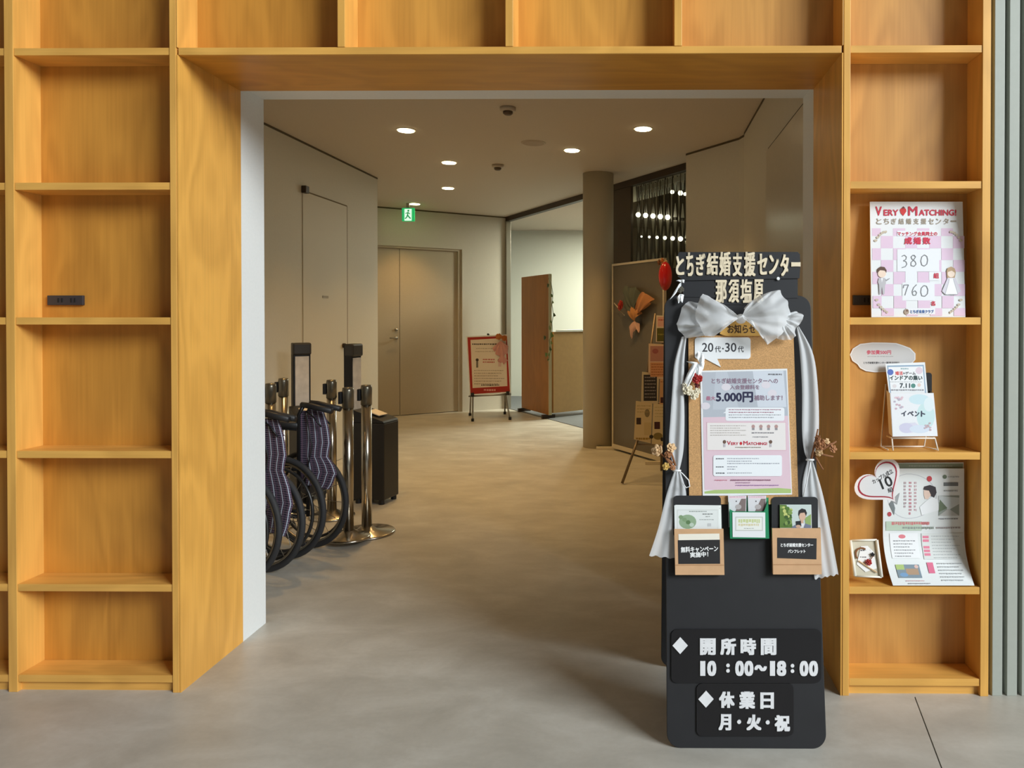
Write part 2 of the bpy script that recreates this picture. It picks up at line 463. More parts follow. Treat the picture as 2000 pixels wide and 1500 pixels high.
# ================================================================== STRUCTURE
D = 2.537                      # distance of the bookcase front
DEP = 0.118                    # inner depth of the bookcases
def fx(px, py=627): return atY(px, py, D).x
def fz(py, px=1000): return atY(px, py, D).z
XL, XR = fx(349.5), fx(1643.5)  # clear opening of the passage
ZHEAD = (fz(106.5, 500) + fz(103, 1500)) / 2
YJ = D / 0.862                 # end of the oak lining
YW = D / 0.8117                # end of the white reveal
ZTOP = 2.80
LOBX0, LOBX1, LOBY0, LOBZ = -4.5, 10.6, -11.5, 11.6

# floor with its saw-cut joint
fl = thing('floor', None, None, (0, 0, 0), kind='structure')
j0, j1 = floor_at(1786, 1366), floor_at(1770, 1500)
jd = (j1 - j0).normalized(); jfar = j0 - jd * 0.02; jnear = j0 + jd * 6.5
jw = V((jd.y, -jd.x, 0)) * 0.0022
mb = MB()
mb.prism([(LOBX0 - .1, LOBY0 - .1, -0.06), (jnear.x - jw.x, LOBY0 - .1, -0.06), jfar + V((-abs(jw.x), 0, -0.06)), (jfar.x - abs(jw.x), 13.5, -0.06), (LOBX0 - .1, 13.5, -0.06)], (0, 0, 0.06))
mb.prism([(jnear.x + abs(jw.x) * 2, LOBY0 - .1, -0.06), (LOBX1 + .4, LOBY0 - .1, -0.06), (LOBX1 + .4, 13.5, -0.06), (jfar.x - abs(jw.x), 13.5, -0.06), jfar + V((-abs(jw.x), 0.0, -0.06)), jfar + V((abs(jw.x), 0, -0.06))], (0, 0, 0.06))
mb.build('slab', M_CONC, fl)
bx('joint_filler', (jnear.x - .5, LOBY0, -0.09), (jfar.x + .5, jfar.y + .1, -0.07), M_GAP, fl)

# lobby shell (the side the camera stands on)
struct(bx('ceiling_lobby', (LOBX0 - .1, LOBY0 - .1, LOBZ), (LOBX1 + .1, D + .3, LOBZ + .1), M_LOBBY))
struct(bx('wall_lobby_left', (LOBX0 - .1, LOBY0, 0), (LOBX0, D + .13, LOBZ), M_LOBBY))
struct(bx('wall_lobby_back', (LOBX0 - .1, LOBY0 - .1, 0), (LOBX1 + .1, LOBY0, LOBZ), M_LOBBY))
WY0, WY1, WZ0, WZ1 = -10.4, -2.0, 3.6, 11.2
rw = MB().box((LOBX1, LOBY0, 0), (LOBX1 + .1, D + .3, WZ0)).box((LOBX1, LOBY0, WZ1), (LOBX1 + .1, D + .3, LOBZ)).box((LOBX1, LOBY0, WZ0), (LOBX1 + .1, WY0, WZ1)).box((LOBX1, WY1, WZ0), (LOBX1 + .1, D + .3, WZ1))
struct(rw.build('wall_lobby_right', M_LOBBY))
win = thing('window_1', None, None, (LOBX1 + .05, (WY0 + WY1) / 2, WZ0), kind='structure')
for k in range(5):
    yy = WY0 + (WY1 - WY0) * k / 4
    bx('mullion', (LOBX1 + .02, yy - .025, WZ0), (LOBX1 + .08, yy + .025, WZ1), M_STEEL, win)

# wall behind the bookcases, with the passage through it
struct(MB().box((LOBX0, D + .14, 0), (XL - .02, YW, LOBZ)).build('wall_front_left', M_WHITE))
struct(MB().box((XR + .02, D + .14, 0), (LOBX1, YW, LOBZ)).build('wall_front_right', M_WHITE))
ZS = ZHEAD + .018
struct(MB().box((XL - .02, D + .14, ZHEAD + .02), (XR + .02, YW, LOBZ)).build('wall_front_above', M_WHITE))
rev = MB().box((XL - .02, YJ, 0), (XL, YW, ZHEAD + .02)); struct(rev.build('trim_4', M_WHITE))
rev = MB().box((XR, YJ, 0), (XR + .02, YW, ZHEAD + .02)); struct(rev.build('trim_5', M_WHITE))
# oak lining of the passage
struct(bx('trim_1', (XL - .0045, D + .001, 0), (XL, YJ, ZHEAD + .0), M_JAMB))
struct(bx('trim_2', (XR, D + .001, 0), (XR + .0045, YJ, ZHEAD + .0), M_JAMB))
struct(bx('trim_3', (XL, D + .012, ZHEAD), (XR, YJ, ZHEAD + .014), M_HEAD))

# ------------------------------------------------------------------ bookcases
ZC = [(fz(a, 180) + fz(b, 1790)) / 2 for a, b in ((100, 95), (364, 360), (627, 627), (887, 892), (1149, 1154), (1325.5, 1334.5))]
PITCH = (ZC[0] - ZC[4]) / 4
HT = 0.0125
SHZ = [ZC[0] + PITCH] + ZC      # one more shelf above the frame
def bookcase(label, xs, back_mats, full=True, dark_out=False):
    t = thing('bookcase', label, 'bookcase', ((xs[0][0] + xs[-1][1]) / 2, D + DEP / 2, 0 if full else SHZ[1] - HT))
    z0 = 0 if full else SHZ[1] + HT
    for a, b in xs: bx('upright', (a, D, z0), (b, D + DEP + .012, ZTOP), M_UP, t, 0.0012)
    for k in range(len(xs) - 1):
        x0, x1 = xs[k][1], xs[k + 1][0]
        bx('back_panel', (x0, D + DEP, z0), (x1, D + DEP + .012, ZTOP), back_mats[k % len(back_mats)], t)
        if full:
            for z in SHZ: bx('shelf', (x0 + .0008, D + .003, z - HT), (x1 - .0008, D + DEP - .0005, z + HT), M_SHELF, t, 0.001)
            bx('kickboard', (x0, D + .018, 0), (x1, D + .032, SHZ[-1] - HT - .001), M_SHELF, t)
        else:
            bx('shelf', (x0 + .0008, D + .003, SHZ[0] - HT), (x1 - .0008, D + DEP - .0005, SHZ[0] + HT), M_SHELF, t, 0.001)
    if not full:
        pass
    return t
UP = [(fx(11.5), fx(29)), (fx(334), fx(349.5) - .016), (fx(1643.5) + .016, fx(1660.5)), (fx(1917.5), fx(1933.5))]
UP[1] = (fx(333.5), XL - .0062); UP[2] = (XR + .0062, fx(1660))
pitchx = UP[1][0] - UP[0][0]
U00 = (UP[0][0] - pitchx, UP[0][1] - pitchx)
bookcase('empty oak bookcase to the left of the passage', [U00, UP[0], UP[1]], [M_BACK[0], M_BACK[0]])
br = bookcase('oak bookcase bridging over the top of the passage', [(XL - .0045, XL - .0005), (fx(659, 50), fx(673.5, 50)), (fx(987, 50), fx(1002, 50)), (fx(1317, 50), fx(1332, 50)), (XR + .0005, XR + .0045)], [M_BACK[0], M_BACK[1], M_BACK[1], M_BACK[2]], full=False)
bx('bottom_shelf', (XL + .0008, D + .003, SHZ[1] - HT), (XR - .0008, D + DEP, SHZ[1] + HT), M_SHELF, br, 0.001)
bookcase('oak bookcase right of the passage holding flyers and signs', [UP[2], UP[3]], [M_BACK[2]])
# trims stop below the uprights' line: the lining sits just inside them
# power strips on the back panels
def power_strip(x0, x1, z0, z1, label):
    t = thing('power_strip', label, 'power strip', ((x0 + x1) / 2, D + DEP - .006, z0), 'black power strips in the bookcases')
    bx('body', (x0, D + DEP - .012, z0), (x1, D + DEP, z1), mat('power_strip_black', (52, 50, 54), 0.5), t, 0.0015)
    for k in (0.32, 0.42, 0.68, 0.78):
        xx = x0 + (x1 - x0) * k
        bx('slot', (xx - .002, D + DEP - .0135, z0 + .01), (xx + .002, D + DEP - .011, z1 - .01), M_GAP, t)
YB = D + DEP - .012
a, b = atY(92, 596, YB), atY(161, 577, YB)
power_strip(a.x, b.x, a.z, b.z, 'black power strip low on the back of the left bookcase')
power_strip(a.x - pitchx, b.x - pitchx, a.z, b.z, 'black power strip in the bay at the far left edge')
a2 = atY(1664, 597, YB); power_strip(a2.x + .004, a2.x + .004 + (b.x - a.x), a.z, b.z, 'black power strip half hidden behind the white pink checkered poster')

# grey vertical panels to the right of the bookcases
gw = thing('wall_right', None, None, (fx(1990), D + .08, 0), kind='structure')
bx('backing', (UP[3][1] + .002, D + .06, 0), (4.6, D + .13, ZTOP + 1.3), mat('panel_backing', (70, 70, 62), 0.8), gw)
pxs = [(1942, 1962), (1971, 1991)]
pw = fx(1971) - fx(1942)
for k in range(9):
    x0 = fx(1942) + pw * k
    bx('panel', (x0, D + .004, 0), (x0 + pw * 0.69, D + .075, ZTOP + 1.2), M_GREYPANEL, gw, 0.0015)

# ------------------------------------------------------------------ corridor shell
def wall_strip(name, pts, m, z0=0.0, z1=HC, thick=0.08, side=1):
    """vertical wall along plan points; thickness away from the corridor"""
    mb = MB()
    for a, b in zip(pts, pts[1:]):
        a = V((a[0], a[1], 0)); b = V((b[0], b[1], 0)); d = (b - a).normalized(); nn = V((d.y, -d.x, 0)) * thick * side
        mb.prism([a + V((0, 0, z0)), b + V((0, 0, z0)), b + nn + V((0, 0, z0)), a + nn + V((0, 0, z0))], (0, 0, z1 - z0))
    return struct(mb.build(name, m))
cl0, cl1 = ceil_at(518, 240), ceil_at(737, 347)
dl = (cl1 - cl0).normalized()
LW0 = cl0 - dl * ((cl0.y - YW) / dl.y); LW1 = cl1
EW0, EW1 = ceil_at(737, 403), ceil_at(990, 424)
de = (EW1 - EW0).normalized(); EWs = EW0 - de * 0.6
GW1 = ceil_at(1343, 318)
RW0, RW1 = ceil_at(1340, 300), ceil_at(1452, 266)
XW = .845
wall_strip('wall_corridor_left', [LW0, LW1], M_CORR, side=-1)
wall_strip('wall_corridor_return', [(LW1.x - .001, LW1.y), (LW1.x - 1.2, LW1.y + .2), (EWs.x, EWs.y)], M_CORR, side=-1)
# right-hand wall: along the passage, then a soft bend to the left
bend = [V((XW, YW, 0)), V((XW + .012, RW1.y - .13, 0)), V((RW1.x - .002, RW1.y - .05, 0)), V((RW1.x - .03, RW1.y + .05, 0))]
bend.append(V((RW0.x, RW0.y, 0))); bend.append(V((RW0.x + .12, RW0.y + .22, 0))); 
wall_strip('wall_corridor_right', bend, M_CORR, side=1)
wall_strip('wall_passage_right', [(XR + .02, YW - .01), (XW + .08, YW - .01)], M_CORR, side=1, thick=.02)
struct(bx('wall_passage_left', (LW0.x - .08, YW - .1, 0), (XL - .02, YW - .0005, HC), M_CORR))
# ceiling (with the office ceiling continuing)
struct(bx('ceiling', (-5.0, YW, HC), (4.8, 13.5, HC + .1), M_CEIL))
# far hull closing the office and the recess
struct(bx('wall_office_back', (-5, 12.3, 0), (4.8, 12.4, HC), M_OFFICE))
struct(bx('wall_office_right', (4.7, YW, 0), (4.8, 12.4, HC), M_OFFICE))
struct(bx('wall_far_left', (-5, YW, 0), (-4.9, 12.4, HC), M_CORR))
# shadow gaps under the ceiling
def gap(name, a, b, inset, m=M_CGAP, h=.018):
    a = V((a.x, a.y, 0)); b = V((b.x, b.y, 0)); d = (b - a).normalized(); nn = V((d.y, -d.x, 0)) * inset
    return struct(MB().prism([a + nn + V((0, 0, HC - h)), b + nn + V((0, 0, HC - h)), b + nn * -1 + V((0, 0, HC - h)), a - nn + V((0, 0, HC - h))], (0, 0, h - .001)).build(name, m))
gap('trim_6', LW0, LW1, .003); gap('trim_7', EWs, EW1, .003)
for k, (p, q) in enumerate(zip(bend[:-2], bend[1:-1])): gap('trim_%d' % (8 + k), p, q, .003)

# ------------------------------------------------------------------ doors
def frame_axes(a, b):
    d = V((b.x - a.x, b.y - a.y, 0)).normalized(); return d, V((d.y, -d.x, 0))
# end wall with a recessed double door
dE, nE = frame_axes(EWs, EW1)            # nE points towards the camera
P_E = V((EW0.x, EW0.y, 0))
ME = plane_map(P_E, nE)
d0 = ME(720, 700); d1 = ME(903, 700); dm = ME(783, 700); zt = ME(880, 486).z
s0 = (d0 - EWs).dot(dE); s1 = (d1 - V((EWs.x, EWs.y, 0))).dot(dE); s0 = (V((d0.x, d0.y, 0)) - V((EWs.x, EWs.y, 0))).dot(dE); sm = (V((dm.x, dm.y, 0)) - V((EWs.x, EWs.y, 0))).dot(dE)
L_E = (V((EW1.x, EW1.y, 0)) - V((EWs.x, EWs.y, 0))).length
B_E = V((EWs.x, EWs.y, 0))
def ewbox(mb, a, b, z0, z1, y0, y1):
    c = B_E + dE * (a + b) / 2 + nE * (y0 + y1) / 2 + V((0, 0, (z0 + z1) / 2))
    return mb.obox(c, dE, nE, V((0, 0, 1)), abs(b - a) / 2, abs(y1 - y0) / 2, (z1 - z0) / 2)
mb = MB(); ewbox(mb, 0, s0, 0, HC, -.1, 0); ewbox(mb, s1, L_E + .05, 0, HC, -.1, 0); ewbox(mb, s0, s1, zt, HC, -.1, 0); ewbox(mb, s0 - .05, s1 + .05, 0, zt + .1, -.2, -.11)
struct(mb.build('wall_corridor_end', M_CORR))
dr = thing('door_2', None, None, B_E + dE * (s0 + s1) / 2, kind='structure')
ewbox(MB(), s0, sm - .003, 0.008, zt - .03, -.085, -.05).build('door_leaf', M_DOOR, dr)
ewbox(MB(), sm + .003, s1 - .05, 0.008, zt - .03, -.085, -.05).build('door_leaf', M_DOOR, dr)
mb = MB(); ewbox(mb, s1 - .05, s1, 0, zt, -.1, -.02); ewbox(mb, s0, s1 - .05, zt - .028, zt, -.1, -.02); mb.build('door_frame', M_DOOR, dr)
hc = ME(776, 660) - nE * .05
hd = MB(); hd.lathe(hc, [(.022, 0), (.022, .012)], 14, nE); hd.tube([hc + nE * .01, hc + nE * .05, hc + nE * .052 - dE * .1], .009, 8); hd.lathe(hc + V((0, 0, .11)), [(.02, 0), (.02, .014)], 14, nE)
hd.build('door_handle', M_STEEL, dr, True)

# flush door in the left corridor wall
dW, nW = frame_axes(LW1, LW0)            # along the wall towards the camera; nW away/into corridor
if nW.x < 0: nW = -nW
P_W = V((LW0.x, LW0.y, 0)); MW = plane_map(P_W, nW)
da, db = MW(590, 500), MW(677, 500); ztw = (MW(590, 373).z + MW(677, 402).z) / 2
dr1 = thing('door_1', None, None, V((da.x + db.x, da.y + db.y, 0)) / 2, kind='structure')
du = V((db.x - da.x, db.y - da.y, 0)); dlen = du.length; du.normalize()
cc = V((da.x + db.x, da.y + db.y, 0)) / 2
MB().obox(cc + nW * .002 + V((0, 0, ztw / 2)), du, nW, V((0, 0, 1)), dlen / 2 - .006, .004, ztw / 2 - .006).build('door_leaf', mat('flush_door_paint', (206, 199, 184), 0.6), dr1)
mb = MB()
mb.obox(cc + du * (dlen / 2) + nW * .002 + V((0, 0, ztw / 2)), du, nW, V((0, 0, 1)), .006, .004, ztw / 2)
mb.obox(cc + nW * .002 + V((0, 0, ztw)), du, nW, V((0, 0, 1)), dlen / 2, .004, .006)
mb.build('door_gap', mat('door_gap_shadow', (112, 98, 74), 0.9), dr1)
MB().obox(cc - du * (dlen / 2 - .02) + nW * .02 + V((0, 0, ztw + .01)), du, nW, V((0, 0, 1)), .03, .02, .03).build('door_closer', M_DARK, dr1, bevel=.004)
MB().lathe(MW(669, 675) + nW * .005, [(.022, 0), (.022, .02), (.014, .03)], 14, nW).build('door_knob', M_DARK, dr1, True)
MB().obox(MW(634, 580) + nW * .008, du, nW, V((0, 0, 1)), .055, .0015, .010).build('name_plate', mat('door_plate_grey', (150, 138, 118), 0.5), dr1)

# steel fire door folded back on the right wall
dr3 = thing('door_3', None, None, (XW, 4.2, 0), kind='structure')
q0 = on_plane(1582, 190, V((XW, 0, 0)), V((1, 0, 0))); q1 = on_plane(1500, 292, V((XW, 0, 0)), V((1, 0, 0)))
zf = (q0.z + q1.z) / 2
bx('door_leaf', (XW - .012, YW + .03, .01), (XW + .02, q1.y, zf - .008), mat('fire_door_paint', (196, 186, 168), 0.3, noise=.02, nscale=30), dr3, .002)
bx('door_gap', (XW - .004, YW + .02, zf - .008), (XW + .01, q1.y - .02, zf + .006), M_GAP, dr3)

# ------------------------------------------------------------------ ceiling fittings
def downlight(px, py, label, power, r=.062):
    c = ceil_at(px, py)
    t = thing('downlight', label, 'ceiling light', (c.x, c.y, HC), 'recessed warm downlights in the corridor ceiling')
    MB().lathe(c, [(r + .012, -.004), (r + .012, .0), (r, .0), (r, -.006)], 28).build('trim_ring', mat('downlight_ring', (225, 222, 214), .4), t, False)
    MB().lathe(c + V((0, 0, -.003)), [(r, -.006), (r, .001)], 28).build('lens', mat('downlight_glow', (255, 236, 190), emit=14.0), t)
    d = bpy.data.lights.new('downlight_beam', 'SPOT'); d.energy = power; d.spot_size = math.radians(96); d.spot_blend = .75; d.shadow_soft_size = .06
    d.color = (1.0, .60, .215)
    o = bpy.data.objects.new('downlight_beam', d); COL.objects.link(o); o.parent = t; o.location = (0, 0, -.03)
for px, py, lab in ((793, 254, 'round downlight nearest the white reveal on the left'), (1256, 251, 'rightmost round downlight in the corridor ceiling'),
                    (1117, 293, 'round downlight just right of the flat ceiling disc'), (877, 317, 'middle round downlight of the left row'),
                    (875, 367, 'round downlight fourth along the left row towards the door'), (810, 398, 'farthest round downlight directly above the exit sign')):
    downlight(px, py, lab, 46)
# the same row goes on above the steel posts, out of sight behind the passage head
def downlight_xy(x, y): 
    global ceil_at
    keep = ceil_at; ceil_at = lambda a, b_: V((x, y, HC)); downlight(0, 0, 'round downlight above the steel posts, hidden by the passage head', 46); ceil_at = keep
downlight_xy(-1.85, 4.55)
def detector(px, py, label):
    c = ceil_at(px, py)
    t = thing('smoke_detector', label, 'smoke detector', (c.x, c.y, HC), 'smoke detectors')
    MB().lathe(c, [(.055, 0), (.055, -.02), (.045, -.028)][::-1], 20).build('base', mat('detector_cream', (190, 176, 158), .5), t, True)
    MB().lathe(c + V((0, 0, -.028)), [(.022, -.024), (.034, -.014), (.034, 0)], 20).build('sensor_head', mat('detector_dark', (92, 72, 54), .5), t, True)
detector(992, 210, 'cream smoke detector nearest the passage head'); detector(972, 322, 'small smoke detector farther back in the corridor ceiling')
c = ceil_at(1042, 279)
sp = thing('ceiling_speaker', 'flat round cream disc set in the corridor ceiling', 'speaker', (c.x, c.y, HC))
MB().lathe(c, [(.098, -.006), (.105, -.001), (.105, 0)], 32).build('rim', mat('speaker_rim', (188, 172, 150), .5), sp)
MB().lathe(c, [(.085, -.008), (.09, -.0055)], 32).build('grille', mat('speaker_grille', (172, 152, 128), .6), sp)

# exit sign
pe = atY(796, 418, ceil_at(796, 401).y - .2)
ys = pe.y
ex = thing('exit_sign', 'green lit exit sign with running figure below the ceiling', 'exit sign', (pe.x, ys, atY(796, 432, ys).z))
e0, e1 = atY(785, 432, ys), atY(809, 406, ys)
bx('housing', (e0.x, ys, e0.z), (e1.x, ys + .03, e1.z), mat('exit_green', (24, 150, 84), .4, emit=1.2), ex)
MX = lambda a, b: atY(a, b, ys)
pr = Print(MX, (0, -1, 0))
pr.rect(787, 408, 807, 431, (46, 170, 96)); pr.rect(790, 408, 804, 431, (214, 246, 226))
pr.oval(797.5, 411.5, 2, 2, (30, 130, 74)); pr.line([(797, 414), (796, 420), (799, 424), (802, 427)], 2.4, (30, 130, 74)); pr.line([(796, 420), (794, 425), (791, 427)], 2.2, (30, 130, 74)); pr.line([(792, 417), (797, 415), (801, 418)], 1.6, (30, 130, 74))
for m_ in pr.mats:
    b_ = m_.node_tree.nodes['Principled BSDF']; b_.inputs['Emission Color'].default_value = b_.inputs['Base Color'].default_value; b_.inputs['Emission Strength'].default_value = 1.0
pr.build(ex, 'pictogram')
bx('bracket', (pe.x - .02, ys + .01, e1.z), (pe.x + .02, ys + .02, HC), M_STEEL, ex)

# ------------------------------------------------------------------ glazed office front
G0 = V((EW1.x, EW1.y, 0)); G1 = V((GW1.x, GW1.y, 0)); dG = (G1 - G0).normalized(); nG = V((dG.y, -dG.x, 0))
if nG.y > 0: nG = -nG
MG = plane_map(G0, nG); LG = (G1 - G0).length
gz = thing('wall_office_front', None, None, (G0 + G1) / 2, kind='structure')
UPV = V((0, 0, 1))
def gbox(a, b, z0, z1, y0, y1): return MB().obox(G0 + dG * (a + b) / 2 + nG * (y0 + y1) / 2 + UPV * (z0 + z1) / 2, dG, nG, UPV, (b - a) / 2, (y1 - y0) / 2, (z1 - z0) / 2)
zh = MG(1136, 391).z
gbox(0, LG + .4, zh, HC, -.05, .02).build('header_beam', M_DARK, gz)
gbox(.0, .05, 0, zh, -.04, .03).build('corner_post', mat('corner_post_metal', (178, 174, 160), .3, .7), gz, bevel=.004)
gbox(-.06, .0, 0, zh, -.05, .01).build('post_gasket', mat('gasket_dark', (74, 66, 50), .7), gz)
sA = (MG(1198, 450) - G0).dot(dG); sB = (MG(1232, 450) - G0).dot(dG)
gbox(sA - .25, sB, 0, zh, -.03, .0).build('dark_panel', mat('dark_wood_panel', (72, 56, 38), .5, noise=.1, nscale=12), gz)
gbox(sB, LG + .4, 0, MG(1250, 530).z, -.03, -.005).build('sill_panel', M_DARK, gz)
gbox(sA - .3, sA - .25, 0, zh, -.05, .02).build('jamb_post', M_DARK, gz)
gbox(sB, LG + .4, MG(1250, 530).z, zh, -.012, -.006).build('pane', glass('office_glass', (236, 238, 232), .05), gz)
# tapered metal louvres hanging behind the glass, with bulbs between them
lv = thing('louvre_screen', 'screen of pointed steel blades behind the upper office glass', 'louvre screen', G0 + dG * (sB + LG) / 2 - nG * .1 + UPV * MG(1250, 520).z)
zb = MG(1250, 530).z
m_lv = mat('louvre_steel', (186, 178, 160), .3, .6); m_lw = mat('louvre_pale', (222, 216, 202), .45); m_ld = mat('louvre_dark', (66, 58, 46), .4, .4)
def blade(pts, m, off=.115, name='blade'):
    q = [on_plane(a, b_, G0 - nG * off, nG) for a, b_ in pts]
    MB().prism(q, nG * -.006).build(name, m, lv)
sl = -.262                                    # slope of the receding top edge, pixels per pixel
for k in range(8):
    x = 1246.5 + 14.4 * k; y = 420 + 1.2 * k; tp = 362 + sl * (x - 1232)
    blade([(x - 2.6, tp), (x + 2.6, tp - 1), (x + 2.6, tp + 28 - 1.2 * k), (x - 2.6, tp + 28 - 1.2 * k)], m_lw)
    blade([(x, y - 24 - k), (x + 3.2, y - 2), (x - 3.2, y - 2)], m_lw)
    blade([(x - 3.2, y + 4), (x + 3.2, y + 4), (x, y + 36)], m_lv)
    blade([(x + 7.2 - 1.2, tp + 8), (x + 7.2 + 1.2, tp + 8), (x + 7.2 + .6, y + 8), (x + 7.2 - .6, y + 8)], m_lv, .125)
    x2 = x + 6.8; y2 = 462 + .9 * k
    blade([(x2, y2 - 24), (x2 + 2.2, y2 - 2), (x2 - 2.2, y2 - 2)], m_lv, .118)
    blade([(x2 - 2, y2 + 3), (x2 + 2, y2 + 3), (x2, y2 + 48)], m_lv, .118)
    blade([(x, 492), (x + 4.4, 526), (x - 4.4, 526)], m_lv)
    blade([(x - 4.6, tp + 4), (x - 1.8 - 2, tp + 4), (x + 5.8, 526), (x + 5.0, 526)], m_ld, .13); blade([(x + 4.6, tp + 4), (x + 3.8, tp + 4), (x - 5.8, 526), (x - 5.0, 526)], m_ld, .132)
mb = gbox(sB, LG + .3, zh - .05, zh, -.19, -.115); mb.build('louvre_rail', mat('rail_white', (200, 196, 184), .5), lv)
struct(gbox(sB - 1.0, LG + .5, zb - .1, zh, -.62, -.6).build('dark_room_sheet', mat('unlit_room_dark', (64, 54, 42), .4)))  # added dark sheet, its colour stands for the unlit room behind the louvres
def bulb(px, py, r, off, row, lab):
    off = (.075, .045, .085)[row]; p = on_plane(px, py, G0 - nG * off, nG)
    t = thing('lamp_bulb', lab, 'lamp', p, 'round bulbs behind the louvres')
    MB().ell(p, r, r, r, None, 14, 8).build('globe', mat('bulb_glow', (255, 250, 232), emit=5.0), t, True)
    MB().tube([p + UPV * r * .9, p + UPV * (zh - p.z)], .004, 6).build('cord', M_DARK, t)
for k in range(5): bulb(1246.5 + 14.4 * k, 419.5 + 1.2 * k, .026, .075, 0, 'bright round bulb, %s of the five in the larger row' % ('first', 'second', 'third', 'fourth', 'fifth')[k])
for k in range(6): bulb(1253 + 15.2 * k, 462 + 0.9 * k, .010 + .0028 * k, .075, 1, 'small bulb, %s from the left in the lower row of six' % ('first', 'second', 'third', 'fourth', 'fifth', 'sixth')[k])
for k, (a, b_, r) in enumerate(((1313, 375, .02), (1329, 377, .024), (1338, 379, .016))): bulb(a, b_, r, .075, 2, '%s of three bulbs high up beside the wall edge' % ('leftmost', 'middle and largest', 'rightmost')[k])
# round column
cb = floor_at(1167, 877); cr = (floor_at(1198, 877) - floor_at(1137, 877)).length / 2
struct(MB().lathe(V((cb.x, cb.y + cr, 0)), [(cr, 0), (cr, HC)], 48).build('column', mat('column_paint', (196, 186, 164), .6), None, True))
for p in bpy.data.objects['column'].data.polygons:
    if abs(p.normal.z) > .5: p.use_smooth = False
# office carpet
mb = MB(); mb.prism([G0 + V((0, 0, .0005)), G1 + dG * .3 + V((0, 0, .0005)), V((4.6, G1.y, .0005)), V((4.6, 12.3, .0005)), V((G0.x - .3, 12.3, .0005))], (0, 0, .006))
struct(mb.build('floor_office', mat('office_carpet', (112, 116, 120), .95, noise=.12, nscale=200)))
# office ceiling light panel
ol = thing('office_light', 'flat ceiling light panel inside the office', 'ceiling light', (.3, 10.6, HC - .03))
bx('panel', (-.5, 10.3, HC - .03), (1.1, 10.9, HC - .001), mat('office_panel_glow', (246, 250, 240), emit=3.0), ol)
d = bpy.data.lights.new('office_beam', 'AREA'); d.shape = 'RECTANGLE'; d.size = 1.6; d.size_y = .6; d.energy = 165; d.color = (1.0, 1.0, .80)
o = bpy.data.objects.new('office_beam', d); COL.objects.link(o); o.parent = ol; o.location = (0, 0, -.02)

# office divider, counter and vine
va, vb = floor_at(1021, 803), floor_at(1074, 818)
ztp = on_plane(1074, 535, vb, (vb - va).cross(UPV)).z
dvd = thing('office_divider', 'tall brown wooden divider panel standing inside the office', 'divider', (va + vb) / 2)
dv = (vb - va).normalized(); nv = V((dv.y, -dv.x, 0))
MB().obox((va + vb) / 2 + UPV * (ztp + .05) / 2, dv, nv, UPV, (vb - va).length / 2, .018, (ztp - .05) / 2).build('panel', wood('divider_wood', (168, 112, 48), 'z', .1, .5, 3.3), dvd, bevel=.003)
MB().obox(vb + dv * .008 + UPV * (ztp + .05) / 2, dv, nv, UPV, .008, .02, (ztp - .05) / 2).build('edge_strip', mat('divider_edge', (200, 188, 150), .5), dvd)
for p in (va + dv * .05, vb - dv * .05): MB().obox(p + UPV * .025, dv, nv, UPV, .02, .09, .025).build('foot', M_DARK, dvd)
ca, cb_ = vb + V((.05, .03, 0)), floor_at(1180, 806)
ct = thing('office_counter', 'low tan counter with white top behind the divider', 'counter', (ca + cb_) / 2)
dc = (cb_ - ca).normalized(); ncn = V((dc.y, -dc.x, 0)); hcn = on_plane(1100, 648, ca, ncn).z
MB().obox((ca + cb_) / 2 + ncn * -.03 + UPV * (hcn + .07) / 2, dc, ncn, UPV, (cb_ - ca).length / 2, .02, (hcn - .07) / 2).build('front_panel', mat('counter_tan', (196, 158, 104), .55, noise=.04, nscale=20), ct)
MB().prism([ca + dc * .03 + UPV * hcn, cb_ + UPV * hcn, cb_ + V((.1, .45, hcn)), ca + dc * .06 + V((.08, .45, hcn))], (0, 0, .024)).build('worktop', mat('counter_white', (236, 238, 230), .4), ct)
vi = thing('hanging_vine', 'green leafy vine trailing down the edge of the divider', 'vine', vb + nv * .03 + UPV * .95)
MV = plane_map(vb + (nv if nv.y < 0 else -nv) * .04, nv); nvc = nv if nv.y < 0 else -nv
vine_pts = [(1072, 543), (1077, 556), (1080, 575), (1078, 595), (1081, 615), (1078, 630), (1079, 648), (1073, 665), (1075, 682), (1072, 703)]
MB().tube([MV(*p) for p in vine_pts], .004, 6).build('stem', mat('vine_stem', (88, 96, 48), .7), vi, True)
rl = random.Random(5)
for k, (px, py, s_) in enumerate(((1073, 558, 9), (1081, 577, 8), (1083, 590, 6), (1083, 615, 8), (1080, 628, 6), (1078, 640, 10), (1066, 660, 10), (1080, 654, 12), (1077, 669, 8), (1076, 681, 9), (1070, 693, 10), (1075, 692, 8), (1073, 703, 5))):
    c_ = MV(px, py) + nvc * rl.uniform(0, .03); r_ = s_ / 150 / 2 * 1.3; a_ = rl.uniform(-.6, .6) + (PI if px < 1074 else 0)
    u_ = (dv * math.cos(a_) - UPV * .3 * abs(math.sin(a_)) - UPV * .25).normalized(); w_ = u_.cross(nvc).normalized()
    pts = [c_ + u_ * r_ * x + w_ * r_ * y + nvc * z * r_ for x, y, z in ((-1, 0, 0), (-.5, .6, .1), (.2, .7, .15), (1.1, 0, -.1), (.2, -.7, .15), (-.5, -.6, .1))]
    MB().add(pts + [c_ + nvc * .01], [(0, 1, 6), (1, 2, 6), (2, 3, 6), (3, 4, 6), (4, 5, 6), (5, 0, 6)]).build('leaf', mat('vine_leaf_%d' % (k % 3), ((58, 82, 40), (92, 122, 58), (126, 146, 88))[k % 3], .5), vi)


